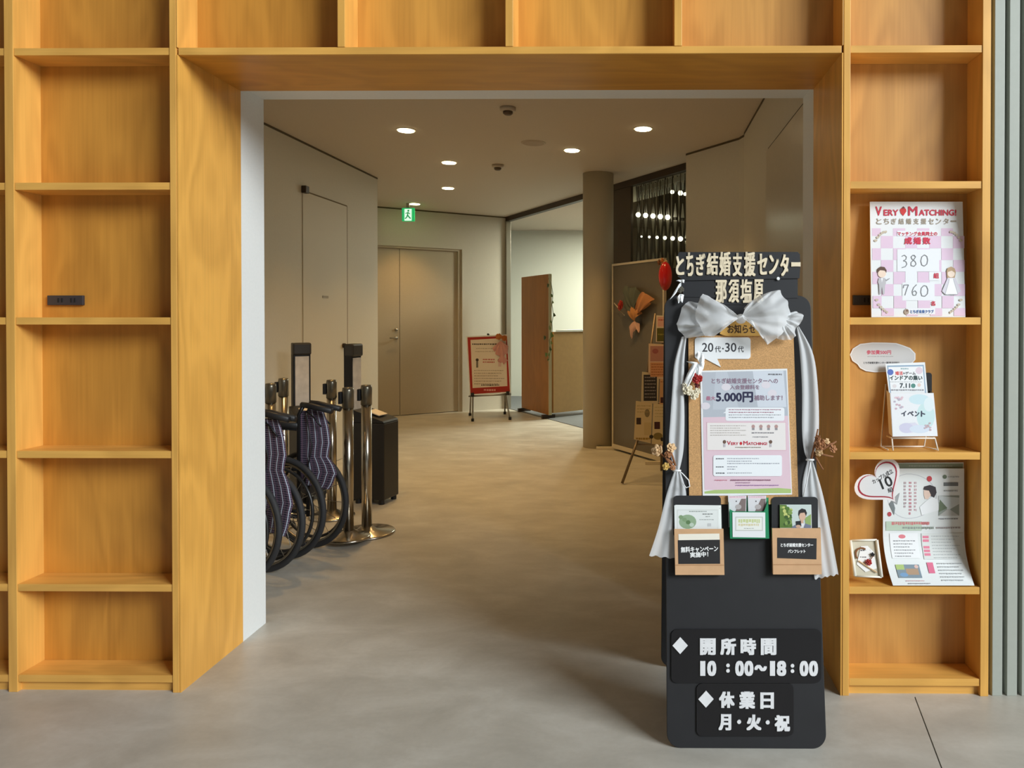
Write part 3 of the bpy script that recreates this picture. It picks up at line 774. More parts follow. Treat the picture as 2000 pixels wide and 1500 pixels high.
# ================================================================== OBJECTS IN THE CORRIDOR
# ------------------------------------------------------------------ wheelchairs
def arc_pts(c, u, v_, r, n=36): return [c + u * r * math.cos(2 * PI * k / n) + v_ * r * math.sin(2 * PI * k / n) for k in range(n)]
WC = [floor_at(464, 1134), floor_at(511, 1117), floor_at(555, 1092), floor_at(602, 1070)]
S_ = (WC[3] - WC[0]); S_.z = 0; S_.normalize()
F_ = V((-S_.y, S_.x, 0)); F_ = F_ if F_.x < 0 else -F_
F_ = (F_ + V((0, .10, 0))).normalized(); S_ = V((-F_.y, F_.x, 0)); S_ = S_ if S_.y > 0 else -S_
M_FRAME = mat('wheelchair_frame_black', (40, 40, 42), .35, .6)
def wheelchair(c0, c1, label, zlow=.25):
    t = thing('wheelchair', label, 'wheelchair', (c0 + c1) / 2, 'folded wheelchairs behind the left reveal')
    R_ = .278
    posts = []
    for s_, c in ((-1, c0), (1, c1)):
        ax = c + UPV * R_
        wh = MB().tube(arc_pts(ax, F_, UPV, R_ - .016, 48), .016, 8, True).build('drive_wheel', M_RUBBER, t, True)
        MB().tube(arc_pts(ax, F_, UPV, R_ - .036, 40), .008, 6, True).build('rim', M_STEEL, wh, True)
        MB().tube(arc_pts(ax + S_ * s_ * .035, F_, UPV, R_ - .055, 40), .009, 6, True).build('hand_rim', mat('hand_rim_dark', (64, 64, 64), .35, .6), wh, True)
        sp_ = MB()
        for k in range(14):
            a_ = 2 * PI * k / 14; sp_.tube([ax + S_ * .02 * (1 if k % 2 else -1), ax + (F_ * math.cos(a_) + UPV * math.sin(a_)) * (R_ - .04)], .0018, 4)
        sp_.build('spokes', M_STEEL, wh)
        MB().lathe(ax - S_ * .03, [(.012, 0), (.026, .01), (.026, .05), (.012, .06)], 14, S_).build('hub', M_FRAME, wh, True)
        inn = ax - S_ * s_ * .055
        rear = inn - F_ * .05
        posts.append(rear)
        fr = MB()
        fr.tube([rear - UPV * .08, rear + UPV * .5, rear + UPV * .545 - F_ * .03], .011, 8)
        fr.tube([rear - UPV * .06, inn + F_ * .40 - UPV * .06, inn + F_ * .44 - UPV * .02], .011, 8)
        fr.tube([rear + UPV * .20, inn + F_ * .42 + UPV * .20, inn + F_ * .48 - UPV * .2], .011, 8)
        fr.tube([inn + F_ * .40 - UPV * .06, inn + F_ * .40 + UPV * .2], .010, 8)
        fr.tube([rear + UPV * .42, inn + F_ * .26 + UPV * .42, inn + F_ * .28 + UPV * .2], .010, 8)
        fr.build('side_frame', M_FRAME, t, True)
        MB().tube([rear + UPV * .44, rear + F_ * .26 + UPV * .44], .02, 8).build('armrest', M_BLACK, t, True)
        MB().tube([rear + UPV * .555 - F_ * .02, rear + UPV * .55 - F_ * .07, rear + UPV * .528 - F_ * .22], [.014, .017, .016], 10).build('push_handle', M_BLACK, t, True)
        MB().tube([rear + UPV * .52 - F_ * .05, rear + UPV * .49 - F_ * .10, rear + UPV * .44 - F_ * .15], .005, 6).build('brake_lever', M_FRAME, t, True)
        MB().tube([rear + UPV * .5 - F_ * .05, rear + UPV * .33 - F_ * .09, rear + UPV * .1 - F_ * .03], .0035, 6).build('brake_cable', M_BLACK, t, True)
        cst = inn + F_ * .40; cst.z = .085
        cw = MB().tube(arc_pts(cst, F_, UPV, .067, 20), .018, 8, True).build('caster', M_RUBBER, t, True)
        MB().tube([cst, cst + UPV * .09 + F_ * -.02], .01, 6).build('caster_fork', M_FRAME, cw)
        fp = inn + F_ * .50; fp.z = .08
        MB().obox(fp, F_, S_, UPV, .07, .012, .05).build('footplate', M_BLACK, t, bevel=.004)
    a, b = posts
    def cloth(name, z0, z1, push, sag, flip=1):
        rows = []; uv = []
        N = 12
        for i in range(9):
            z = z0 + (z1 - z0) * i / 8; r = []; ru = []
            for j in range(N + 1):
                u = j / N; tri = 1 - abs(2 * u - 1)
                p = a.lerp(b, u); p = V((p.x, p.y, 0)) - F_ * (push * tri ** .8 * (1 - .25 * abs(i / 4 - 1)) + (.005 * math.sin(i * 1.3) * tri)) * flip + UPV * (z - sag * tri * (1 - i / 8))
                r.append(p); ru.append((u * 2.2, (z - z0) * 3.4))
            rows.append(r); uv.append(ru)
        return MB().grid(rows, 0, uv).build(name, M_PLAID, t, True)
    cloth('backrest', .47, .80, .19, .02); cloth('seat_cloth', zlow, .55, .23, .03)
    return t
wheelchair(WC[0], WC[1], 'folded plaid wheelchair nearest the white reveal, half hidden behind it')
wheelchair(WC[2], WC[3], 'folded plaid wheelchair with its whole wheel showing beside the steel posts', .40)

# ------------------------------------------------------------------ belt barrier posts
def stanchion(px, top, label, h=.90, zb_=0.0):
    dist = FPX * (EYE - h - zb_) / (top - (CY - FPX * math.tan(math.radians(.5))))
    b_ = atY(px, 900, dist); c = V((b_.x, dist, zb_))
    t = thing('barrier_post', label, 'barrier post', c, 'steel belt barrier posts on the left')
    rb = .168 if px == 716 else .125 if px == 680 else .145
    MB().lathe(c, [(rb - .003, 0), (rb, .006), (rb - .008, .014), (.06, .024), (.034, .045)], 36).build('base', M_CHROME, t, True)
    MB().lathe(c + UPV * .04, [(.030, 0), (.030, h - .16)], 24).build('pole', M_CHROME, t, True)
    MB().lathe(c + UPV * (h - .12), [(.033, 0), (.033, .10), (.030, .118), (.02, .12)], 24).build('head', mat('post_head_dark', (122, 117, 104), .3, .8), t, True)
    MB().obox(c + UPV * (h - .06) + V((-.038, -.01, 0)), V((1, 0, 0)), V((0, 1, 0)), UPV, .010, .018, .035).build('belt_slot', M_BLACK, t, bevel=.003)
for px, top, lab in ((716, 752, 'rightmost steel barrier post with its round base in full view'), (680, 757, 'steel barrier post just left of the rightmost one'),
                     (648, 742, 'steel barrier post with dark head between the wheelchair and other posts'), (529, 749, 'steel barrier post right against the white reveal edge'),
                     (554, 739, 'steel barrier post just left of the wide white bag panel')):
    stanchion(px, top, lab, .90 if px != 680 else .876, 0.0 if px != 680 else .026)

# ------------------------------------------------------------------ umbrella bag dispensers
def bagger(base, nrm, label):
    nrm = V(nrm).normalized(); sd = V((-nrm.y, nrm.x, 0))
    t = thing('umbrella_bag_dispenser', label, 'bag dispenser', base, 'black umbrella bag dispensers by the left wall')
    MB().obox(base + UPV * .30 + nrm * .02, sd, nrm, UPV, .10, .12, .27).build('body', mat('dispenser_black', (38, 36, 34), .45), t, bevel=.008)
    MB().prism([base + sd * -.10 + nrm * .14 + UPV * .57, base + sd * -.10 + nrm * -.10 + UPV * .57, base + sd * -.10 + nrm * -.10 + UPV * .66, base + sd * -.10 + nrm * .13 + UPV * .585], sd * .20).build('sloped_lid', M_BLACK, t, bevel=.004)
    q = (V((0, 0, 1)) * .23 + nrm * .075).normalized()
    MB().obox(base + nrm * .03 + UPV * .632, sd, (nrm - q * nrm.dot(q)).normalized(), q, .055, .05, .003).build('lit_plate', mat('bag_slot_cream', (240, 226, 200), .4), t)
    col_ = base - nrm * .165
    MB().obox(col_ + UPV * .56, sd, nrm, UPV, .062, .032, .56).build('column', M_BLACK, t, bevel=.006)
    MB().obox(col_ + nrm * .034 + UPV * .82, sd, nrm, UPV, .048, .004, .20).build('bag_pack', mat('bag_plastic', (236, 230, 222), .25, noise=.12, nscale=16, coat=.5, emit=0.0), t)
    MB().obox(col_ + nrm * .012 + UPV * 1.075, sd, nrm, UPV, .066, .034, .045).build('head_cap', mat('dispenser_cap', (60, 58, 56), .4), t, bevel=.012)
    for k in (-1, 1):
        for l in (-1, 1): MB().lathe(base + sd * .08 * k + nrm * (.02 + .09 * l), [(.02, 0), (.02, .035)], 12).build('foot', M_BLACK, t)
    return t
pb = floor_at(730, 978)
bagger(pb, (.97, -.2, 0), 'black umbrella bag dispenser next to the rightmost steel post')
pa = pb + V((-.53, .12, 0))
bagger(pa, (.62, -.78, 0), 'black umbrella bag dispenser with the wide white bag panel')

# ------------------------------------------------------------------ red framed notice on an easel
er = thing('notice_easel', 'steel folding easel stand carrying the red notice', 'easel', floor_at(955, 822))
n0 = floor_at(958, 818); yb = n0.y
ML = plane_map(V((0, yb + .05, .35)), V((0, -math.cos(.12), math.sin(.12)))); nL = V((0, -math.cos(.12), math.sin(.12)))
for (a, b_) in (((923, 770), (923, 823)), ((986, 768), (996, 820))):
    p1 = floor_at(b_[0], b_[1]); p0 = ML(*a) - nL * .02; p0t = ML(a[0], 668) - nL * .03
    MB().tube([p1 + UPV * .01, p0, p0t], .011, 8).build('front_leg', M_STEEL, er, True)
    MB().lathe(p1, [(.018, 0), (.018, .035)], 12).build('rubber_foot', M_BLACK, er)
for (a, b_) in (((921, 775), (918, 812)), ((985, 772), (986, 809))):
    p1 = floor_at(b_[0], b_[1]); p0 = ML(a[0], 690) - nL * .05
    MB().tube([p1 + UPV * .01, p0], .010, 8).build('rear_leg', M_STEEL, er, True)
    MB().lathe(p1, [(.018, 0), (.018, .035)], 12).build('rubber_foot', M_BLACK, er)
MB().tube([ML(915, 774) - nL * .012, ML(998, 770) - nL * .012], .010, 8).build('crossbar', M_STEEL, er, True)
for a in ((923, 771), (992, 768)): MB().obox(ML(*a) + nL * .005, V((1, 0, 0)), nL, V((0, nL.z, -nL.y)), .018, .02, .025).build('clip', M_BLACK, er)
MB().lathe(ML(953, 653) - nL * .02, [(.014, -.02), (.014, .02)], 10, nL).build('top_knob', M_BLACK, er)
RC = [(910, 657), (992, 653), (998, 767), (917, 772)]
nb = thing('notice_board', 'red bordered printed notice board on the small easel', 'notice', ML(957, 771))
sheet('board', RC, ML, nL, .008, M_PAPER, nb)
pr = Print(ML, nL)
pr.poly([(913, 659), (990, 656), (996, 765), (919, 770)], (176, 42, 28))
pr.poly([(919, 664), (988, 660), (991, 754), (923, 758)], (236, 222, 206))
pr.dashes(922, 975, 671, 2.6, (70, 60, 55)); pr.dashes(930, 965, 680, 1.5, (190, 170, 150)); pr.dashes(928, 968, 686, 1.5, (190, 170, 150))
pr.oval(932, 703, 3, 3, (56, 40, 34)); pr.rect(930, 706, 934, 718, (120, 112, 100)); pr.dashes(943, 966, 701, 3, (196, 110, 100)); pr.dashes(943, 966, 706, 3, (196, 110, 100))
pr.oval(976, 704, 4, 4, (150, 120, 100)); pr.rect(973, 707, 979, 716, (222, 190, 180))
for k in range(6): pr.dashes(926, 985 - 6 * (k % 3), 723 + 5.2 * k, 1.6, (176, 158, 138))
pr.dashes(940, 975, 751, 2.6, (80, 70, 60)); pr.dashes(945, 969, 760, 4, (230, 160, 150))
pr.build(nb)
cs = thing('corsage', 'orange and pink corsage pinned on the red notice corner', 'corsage', ML(982, 680) + nL * .02)
def bloom(c, r, mtl, parent, n, petals=6, layers=2, name='flower', rnd=random.Random(11)):
    n = V(n).normalized(); u = n.orthogonal().normalized(); w_ = n.cross(u); mb = MB()
    for l in range(layers):
        rr = r * (1 - .38 * l)
        for k in range(petals - l):
            a_ = 2 * PI * (k + .5 * l) / (petals - l) + rnd.uniform(-.2, .2); d_ = u * math.cos(a_) + w_ * math.sin(a_)
            tn = (n * .9 + d_ * (-.5 + .1 * l)).normalized(); x_ = (d_ - tn * d_.dot(tn)).normalized(); y_ = tn.cross(x_)
            R = Matrix((x_, y_, tn)).transposed()
            mb.ell(c + d_ * rr * .52 + n * r * (.12 + .28 * l), rr * .55, rr * .42, rr * .10, R, 8, 4)
    mb.ell(c + n * r * .5, r * .26, r * .26, r * .26, None, 8, 5)
    return mb.build(name, mtl, parent, True)
M_ROSE = mat('rose_red', (168, 34, 30), .5); M_CREAM = mat('cream_petal', (232, 222, 196), .6); M_DRY = mat('dried_petal', (170, 116, 76), .7)
M_DRY2 = mat('dried_petal_pale', (222, 186, 140), .7); M_TWIG = mat('dried_stem', (140, 92, 58), .8); M_RIB = mat('white_ribbon', (244, 246, 248), .5)
M_ORG = mat('orange_petal', (206, 128, 62), .6); M_PINK = mat('pink_tulle', (222, 160, 150), .7)
bloom(ML(975, 658) + nL * .02, .045, M_ORG, cs, nL, 7); bloom(ML(986, 661) + nL * .02, .04, mat('amber_petal', (190, 104, 38), .6), cs, nL, 7)
def fan(c, edge, n, amp, folds, mtl, name, parent, rows=8, sub=4, bulge=.0, crumple=.0):
    """gathered cloth: every point of the edge is pulled to a pinch"""
    n = V(n); e = []
    for a, b in zip(edge, edge[1:]):
        for k in range(sub): e.append(V(a).lerp(V(b), k / sub))
    e.append(V(edge[-1])); N = len(e) - 1
    rs = []
    for i in range(rows + 1):
        t = .03 + .97 * i / rows
        rs.append([V(c).lerp(p, t) + n * (amp * t * (math.sin(folds * 2 * PI * j / N) + .6 * math.sin(1.7 * folds * 2 * PI * j / N + 3.1 * t) + .35 * math.sin(9 * t + .8 * j)) + bulge * math.sin(PI * min(1, t * .9)) + crumple * t * noise.noise(V(c).lerp(p, t) * 38)) + V((1, 0, .6)) * (crumple * .35 * t * noise.noise(V(c).lerp(p, t) * 52 + V((9, 3, 1)))) for j, p in enumerate(e)])
    return MB().grid(rs).build(name, mtl, parent, True)
fan(ML(978, 666) + nL * .012, [ML(962, 680), ML(968, 692), ML(980, 698), ML(992, 690), ML(993, 676)], nL, .01, 4, M_PINK, 'tulle_fan', cs, bulge=.02)
fan(ML(980, 690) + nL * .016, [ML(972, 706), ML(984, 712), ML(992, 704)], nL, .006, 2, M_PINK, 'ribbon_tail', cs, bulge=.01)

# ------------------------------------------------------------------ grey partition screen with bouquet
f0, f1 = floor_at(1197, 878), floor_at(1300, 908)
dS = V((f1.x - f0.x, f1.y - f0.y, 0)).normalized(); nS = V((dS.y, -dS.x, 0)); nS = nS if nS.y < 0 else -nS
MSc = plane_map(f0 + nS * .0, nS)
Ls = .9; zs0 = MSc(1197, 874).z; zs1 = MSc(1197, 516).z
scn = thing('partition_screen', 'grey partition screen in a thin white frame beside the column', 'partition', f0 + dS * Ls / 2)
def sbox(a, b, z0, z1, y0, y1): return MB().obox(f0 + dS * (a + b) / 2 + nS * (y0 + y1) / 2 + UPV * (z0 + z1) / 2, dS, nS, UPV, (b - a) / 2, (y1 - y0) / 2, (z1 - z0) / 2)
sbox(.02, Ls - .02, zs0 + .04, zs1 - .02, -.012, .004).build('panel', mat('screen_grey', (104, 97, 86), .32, noise=.03, nscale=8), scn)
M_FRM = mat('screen_frame_white', (214, 204, 184), .45)
sbox(0, .02, zs0, zs1, -.015, .012).build('frame_post', M_FRM, scn); sbox(Ls - .02, Ls, zs0, zs1, -.015, .012).build('frame_post', M_FRM, scn)
sbox(0.02, Ls - .02, zs1 - .02, zs1, -.015, .012).build('frame_rail', M_FRM, scn); sbox(.02, Ls - .02, zs0, zs0 + .04, -.015, .012).build('frame_rail', M_FRM, scn)
MB().obox(f0 + dS * .01 + UPV * .015, V((1, .0, 0)), V((0, 1, 0)), UPV, .17, .02, .015).build('foot', M_FRM, scn, bevel=.003)
MB().obox(f0 + dS * (Ls - .01) + UPV * .015, V((1, 0, 0)), V((0, 1, 0)), UPV, .17, .02, .015).build('foot', M_FRM, scn, bevel=.003)
for s_ in (.01, Ls - .01): sbox(s_ - .01, s_ + .01, .02, zs0 + .01, -.01, .01).build('leg', M_FRM, scn)
bq = thing('bouquet', 'small bouquet with red rose and orange paper stuck on the screen', 'bouquet', MSc(1243, 663) + nS * .03)
MQ = lambda a, b: MSc(a, b) + nS * .035
fan(MQ(1246, 612), [MQ(1228, 600), MQ(1224, 575), MQ(1228, 558), MQ(1240, 562), MQ(1252, 560), MQ(1258, 580)], nS, .012, 4, mat('teal_tulle', (86, 92, 82), .7), 'teal_tulle', bq, bulge=.03)
fan(MQ(1250, 618), [MQ(1254, 590), MQ(1260, 570), MQ(1272, 574), MQ(1284, 584), MQ(1280, 592), MQ(1266, 604)], nS, .012, 3, mat('orange_paper', (186, 128, 84), .6), 'orange_paper', bq, bulge=.03)
fan(MQ(1246, 628), [MQ(1234, 606), MQ(1240, 598), MQ(1252, 602), MQ(1262, 612)], nS, .01, 3, mat('apricot_paper', (190, 132, 78), .7), 'orange_paper', bq, bulge=.03)
bloom(MQ(1226, 597) + nS * .03, .055, mat('bouquet_red', (178, 42, 26), .5), bq, nS + V((-.3, 0, .2)), 7, 3)
fan(MQ(1246, 626), [MQ(1236, 640), MQ(1240, 662), MQ(1245, 648), MQ(1252, 640), MQ(1255, 650), MQ(1256, 632)], nS, .006, 3, mat('pink_ribbon', (216, 172, 156), .6), 'ribbon', bq, bulge=.015)
MB().tube([MQ(1209, 592) + nS * .02, MQ(1229, 616) + nS * .02], .005, 6).build('stem', mat('bouquet_stem', (196, 184, 160), .6), bq)
# red balloon ornament on the screen's top edge
hb = thing('heart_balloon', 'shiny red balloon hung at the top of the grey screen', 'balloon', MSc(1316, 563) + nS * .08)
MB().ell(MSc(1316, 540) + nS * .09, .06, .05, .125, None, 18, 12).build('balloon', mat('balloon_red', (186, 22, 24), .18, coat=.6), hb, True)
MB().tube([MSc(1316, 515) + nS * .07, MSc(1306, 512) + nS * .04, MSc(1296, 516) + nS * .03], .005, 6).build('twig', M_TWIG, hb)
for k, (a, b_) in enumerate(((1304, 510), (1311, 514), (1298, 513))): bloom(MSc(a, b_) + nS * .05, .03, (M_ORG, M_DRY2, M_TWIG)[k], hb, nS, 5, 2, 'leaf_spray')

# ------------------------------------------------------------------ leaflet rack with leaflets
g0 = floor_at(1215, 946); yR = g0.y
nR = V((0, -math.cos(.16), math.sin(.16))); MR = plane_map(V((0, yR + .02, 0)), nR)
rk = thing('leaflet_rack', 'slim metal leaflet rack behind the black sign board', 'rack', V((MR(1275, 930).x, yR, 0)))
M_RK = mat('rack_metal', (128, 112, 92), .45, .5)
lt, rt = MR(1246, 858), MR(1345, 858)
MB().tube([g0 + UPV * .008, lt - nR * .01], .011, 8).build('front_leg', M_RK, rk, True)
MB().tube([V((rt.x + .1, yR, .008)), rt - nR * .01], .011, 8).build('front_leg', M_RK, rk, True)
MB().tube([V(((lt.x + rt.x) / 2, yR + .5, .008)), V(((lt.x + rt.x) / 2, MR(1290, 640).y + .03, MR(1290, 640).z))], .011, 8).build('rear_leg', M_RK, rk, True)
MB().tube([lt - nR * .01, MR(1280, 612) - nR * .01], .009, 8).build('side_rail', M_RK, rk, True); MB().tube([rt - nR * .01, MR(1330, 612) - nR * .01], .009, 8).build('side_rail', M_RK, rk, True)
for y_, x_ in ((868, 1240), (787, 1252), (735, 1266), (668, 1282)):
    MB().tube([MR(x_, y_) + nR * -.004, MR(1346, y_ + 1) + nR * -.004], .006, 6).build('ledge', M_RK, rk, True)
def leaflet(cs_, body, marks, label, grp='leaflets on the rack behind the sign', M=MR, n=nR, lift=.004):
    Mx = lambda a, b: M(a, b) + V(n) * lift
    c = Mx((cs_[2][0] + cs_[3][0]) / 2, cs_[2][1]); t = thing('leaflet', label, 'leaflet', c, grp)
    sheet('paper', cs_, Mx, n, .002, mat('leaf_%d_%d_%d' % body, body, .6), t)
    p = Print(Mx, n); marks(p); p.build(t); return t
def mk1(p): p.rect(1284, 619, 1300, 638, (228, 176, 158)); p.dashes(1286, 1298, 624, 2.5, (190, 80, 70)); p.rect(1283, 641, 1300, 667, (96, 92, 26)); p.dashes(1285, 1299, 652, 3, (150, 142, 60))
leaflet([(1282, 616), (1318, 618), (1318, 670), (1281, 668)], (232, 214, 190), mk1, 'top leaflet with a green lower half on the rack')
def mk2(p): p.rect(1270, 676, 1300, 706, (196, 140, 128)); p.oval(1280, 686, 6, 5, (170, 96, 96)); p.rect(1270, 708, 1300, 736, (226, 164, 118)); [p.dashes(1272, 1299, 711 + 5 * k, 2, (186, 110, 70)) for k in range(5)]
leaflet([(1267, 671), (1305, 673), (1304, 742), (1266, 738)], (238, 206, 176), mk2, 'pinkish orange leaflet second from the top of the rack')
def mk3(p): p.rect(1257, 732, 1283, 783, (52, 48, 50)); [p.dashes(1259, 1281, 736 + 6.5 * k, 2.4, (150, 142, 140)) for k in range(7)]
leaflet([(1254, 726), (1287, 730), (1285, 789), (1252, 786)], (222, 206, 172), mk3, 'dark covered leaflet in the middle of the rack')
def mk3b(p): p.rect(1290, 776, 1300, 787, (70, 30, 34)); p.dashes(1290, 1299, 745, 2, (176, 96, 60))
leaflet([(1289, 738), (1312, 740), (1311, 792), (1288, 789)], (226, 176, 128), mk3b, 'narrow orange leaflet beside the dark covered one', lift=.003)
def mk4(p):
    p.oval(1264, 807, 5, 8, (150, 134, 100)); p.rect(1243, 816, 1252, 829, (70, 52, 44)); p.rect(1258, 825, 1272, 850, (224, 200, 146)); [p.dashes(1244, 1271, 792 + 0 * k + 6 * k, 1.6, (196, 172, 120)) for k in range(3)]; p.dashes(1242, 1270, 855, 4, (176, 140, 60))
leaflet([(1242, 783), (1274, 788), (1271, 866), (1238, 858)], (234, 212, 166), mk4, 'pale yellow newsletter at the lower left of the rack', lift=.008)
def mk5(p): p.rect(1278, 824, 1289, 838, (80, 40, 40)); p.oval(1285, 852, 9, 7, (150, 130, 70)); p.oval(1272, 853, 4, 4, (50, 44, 40)); p.oval(1293, 858, 3, 4, (50, 44, 40)); [p.dashes(1279, 1299, 795 + 6 * k, 1.6, (206, 186, 130)) for k in range(4)]
leaflet([(1276, 788), (1312, 792), (1310, 872), (1273, 867)], (236, 216, 172), mk5, 'pale yellow newsletter with a vehicle picture, lower right of the rack', lift=.008)

# ================================================================== THE BLACK SIGN BOARD
bf = floor_at(1458, 1462); y0b = bf.y
zT = 1.38; lean = math.atan2(.221, zT)
nB = V((0, -math.cos(lean), math.sin(lean))); P_B = V((0, y0b, 0))
def MBd(lift): return plane_map(P_B + nB * lift, nB)
M0 = MBd(0)
sb = thing('sign_board', 'tall black folding sign board standing in front of the passage', 'sign board', V((M0(1458, 1460).x, y0b + .2, 0)))
xl, xr = M0(1302.5, 1430).x, M0(1613.5, 1430).x
hB = M0(1450, 577).z / math.cos(lean)
uB = V((0, math.sin(lean), math.cos(lean)))
def board_outline(x0, x1, h, r, org, up):
    pts = []
    for cx, cy, a0 in ((x1 - r, r, -90), (x1 - r, h - r, 0), (x0 + r, h - r, 90), (x0 + r, r, 180)):
        for i in range(9):
            a_ = math.radians(a0 + 90 * i / 8); pts.append(org + V((cx + r * math.cos(a_), 0, 0)) + up * (cy + r * math.sin(a_)))
    return pts
MB().prism([p - nB * .014 for p in board_outline(xl, xr, hB, .042, P_B + UPV * .0, uB)], nB * .014).build('front_board', M_BOARD, sb, bevel=.0015)
yr = floor_at(1296, 1303).y; apex = P_B + uB * (hB - .03) - nB * .03
uR = V((0, apex.y - yr, apex.z)).normalized(); nRb = V((0, uR.z, -uR.y))
MB().prism(board_outline(xl + .0, xr, (apex - V((0, yr, 0))).length + .01, .042, V((0, yr, 0)), uR), nRb * .014).build('rear_board', M_BOARD, sb, bevel=.0015)
for x_ in (xl + .1, xr - .1): MB().obox(V((x_, P_B.y, 0)) + uB * (hB - .06) - nB * .024, V((1, 0, 0)), uB, nB, .03, .02, .011).build('hinge', M_STEEL, sb)
# header cards with cut-out letters
C1 = lambda x, y: (1260 + x / 5, 480 + y / 5)
M_CARD = mat('black_card', (30, 31, 35), .55, noise=.08, nscale=12); M_LET = mat('cream_letter', (240, 224, 194), .4, noise=.06, nscale=30)
hd1 = thing('header_card', 'upper black header card with cream letters above the sign board', 'header card', M0(1440, 548) + nB * .01)
outline('card', [C1(*p) for p in ((300, 140), (330, 62), (1490, 60), (1512, 85), (1515, 200), (1508, 318), (380, 340), (320, 300))], MBd(.006), nB, .004, M_CARD, hd1)
for ch, bxs in (('と', (300, 100, 382, 290)), ('ち', (400, 65, 472, 300)), ('ぎ', (495, 75, 587, 295)), ('結', (600, 70, 712, 290)), ('婚', (722, 60, 837, 297)), ('支', (853, 70, 947, 302)), ('援', (965, 60, 1077, 302)), ('セ', (1093, 78, 1192, 287)), ('ン', (1208, 88, 1302, 282)), ('タ', (1318, 82, 1402, 302)), ('ー', (1425, 160, 1516, 208))):
    a, b_ = C1(bxs[0], bxs[1]), C1(bxs[2], bxs[3]); letter(ch, (a[0], a[1], b_[0], b_[1]), MBd(.0065), nB, M_LET, hd1, .004, 1.1)
hd2 = thing('header_card', 'lower black header card with four cream letters behind the bow', 'header card', M0(1440, 583) + nB * .005)
outline('card', [C1(*p) for p in ((330, 330), (1490, 320), (1490, 510), (1150, 520), (1150, 575), (690, 575), (690, 505), (380, 500))], MBd(.0018), nB, .0017, M_CARD, hd2)
for ch, bxs in (('那', (688, 330, 798, 558)), ('須', (815, 320, 918, 558)), ('塩', (930, 320, 1046, 558)), ('原', (1060, 325, 1156, 558))):
    a, b_ = C1(bxs[0], bxs[1]), C1(bxs[2], bxs[3]); letter(ch, (a[0], a[1], b_[0], b_[1]), MBd(.0066), nB, M_LET, hd2, .004, 1.05, lift=-.0044)
MB().lathe(M0(1519, 545) + nB * .007, [(.006, 0), (.005, .003)], 10, nB).build('pin', M_RIB, hd2)
# opening hours plates
C4 = lambda x, y: (1260 + x / 5, 1180 + y / 5)
M_PLATE = mat('black_plate_gloss', (26, 25, 28), .35, noise=.06, nscale=9); M_WLET = mat('white_letter', (236, 236, 238), .4, noise=.05, nscale=30)
def plate(pts, chars, dia, label, lift):
    t = thing('hours_plate', label, 'sign plate', MBd(lift)(pts[0] + 90, pts[3]))
    outline('plate', rounded(*pts, 12), MBd(lift), nB, .003, M_PLATE, t)
    ML_ = MBd(lift + .0005)
    for ch, x0, y0, x1, y1 in chars:
        a, b_ = C4(x0, y0), C4(x1, y1)
        if ch in ('・', ':'):
            for q in ([(x0 + x1) / 2 for _ in (0,)] if ch == '・' else [0, 1]):
                cyy = (y0 + y1) / 2 if ch == '・' else (y0 + 16 if q == 0 else y1 - 16)
                cq = C4((x0 + x1) / 2, cyy); r_ = 4.0 if ch == '・' else 3.6
                outline('letter', [(cq[0] + r_ * math.cos(2 * PI * k / 14), cq[1] + r_ * math.sin(2 * PI * k / 14)) for k in range(14)], MBd(lift + .004), nB, .0035, M_WLET, t)
        else: letter(ch, (a[0], a[1], b_[0], b_[1]), ML_, nB, M_WLET, t, .0035, 1.8)
    cx_, cy_ = C4(*dia); outline('diamond', [(cx_, cy_ - 16.5), (cx_ + 15, cy_), (cx_, cy_ + 16.5), (cx_ - 15, cy_)], MBd(lift + .004), nB, .0035, M_WLET, t)
Z = (548, 702)
plate((1311, 1229, 1604, 1334), [('開', 535, 328, 688, 497), ('所', 733, 328, 887, 497), ('時', 930, 328, 1082, 497), ('間', 1128, 328, 1280, 497), ('1', 537, 550, 587, 700), ('0', 605, *(548,), 694, 702), (':', 790, 583, 828, 667), ('0', 878, 548, 964, 702), ('0', 967, 548, 1056, 702), ('～', 1066, 588, 1187, 655), ('1', 1217, 550, 1267, 700), ('8', 1284, 548, 1376, 702), (':', 1420, 586, 1458, 670), ('0', 1506, 548, 1592, 704), ('0', 1597, 548, 1686, 704)], (342, 405), 'wide black plate with white opening hours lettering', .004)
plate((1360.5, 1334.6, 1550, 1438), [('休', 720, 848, 872, 1013), ('業', 916, 848, 1072, 1022), ('日', 1123, 856, 1256, 1022), ('月', 716, 1068, 840, 1232), ('・', 898, 1130, 938, 1170), ('火', 988, 1073, 1133, 1232), ('・', 1177, 1135, 1217, 1175), ('祝', 1263, 1076, 1413, 1242)], (594, 928), 'smaller black plate with white closing day lettering', .004)
# cork board
ck = sheet('cork_panel', [(1344.5, 655), (1550, 655), (1559.5, 985), (1346, 985)], MBd(.006), nB, .0055, M_CORK)
tag(ck, 'bare cork panel fixed on the black sign board', 'cork board')
# wooden arch plaque
pq = thing('wooden_plaque', 'small arched wooden plaque tucked in the white bow', 'plaque', M0(1444, 656) + nB * .012)
arch = [(1406, 652), (1410, 640), (1420, 629), (1434, 621), (1446, 618.5), (1460, 621), (1474, 629), (1484, 640), (1486, 656), (1418, 656)]
outline('plaque', arch, MBd(.014), nB, .007, wood('plaque_wood', (226, 176, 92), 'x', .1, .45, 9.1), pq)
pr = Print(MBd(.0145), nB); pr.text('お知らせ', 1421, 634, 1476, 651, (72, 46, 24), .35); pr.line([(1448, 627), (1452, 629), (1456, 627), (1457, 624)], 1.2, (120, 84, 40)); pr.build(pq)
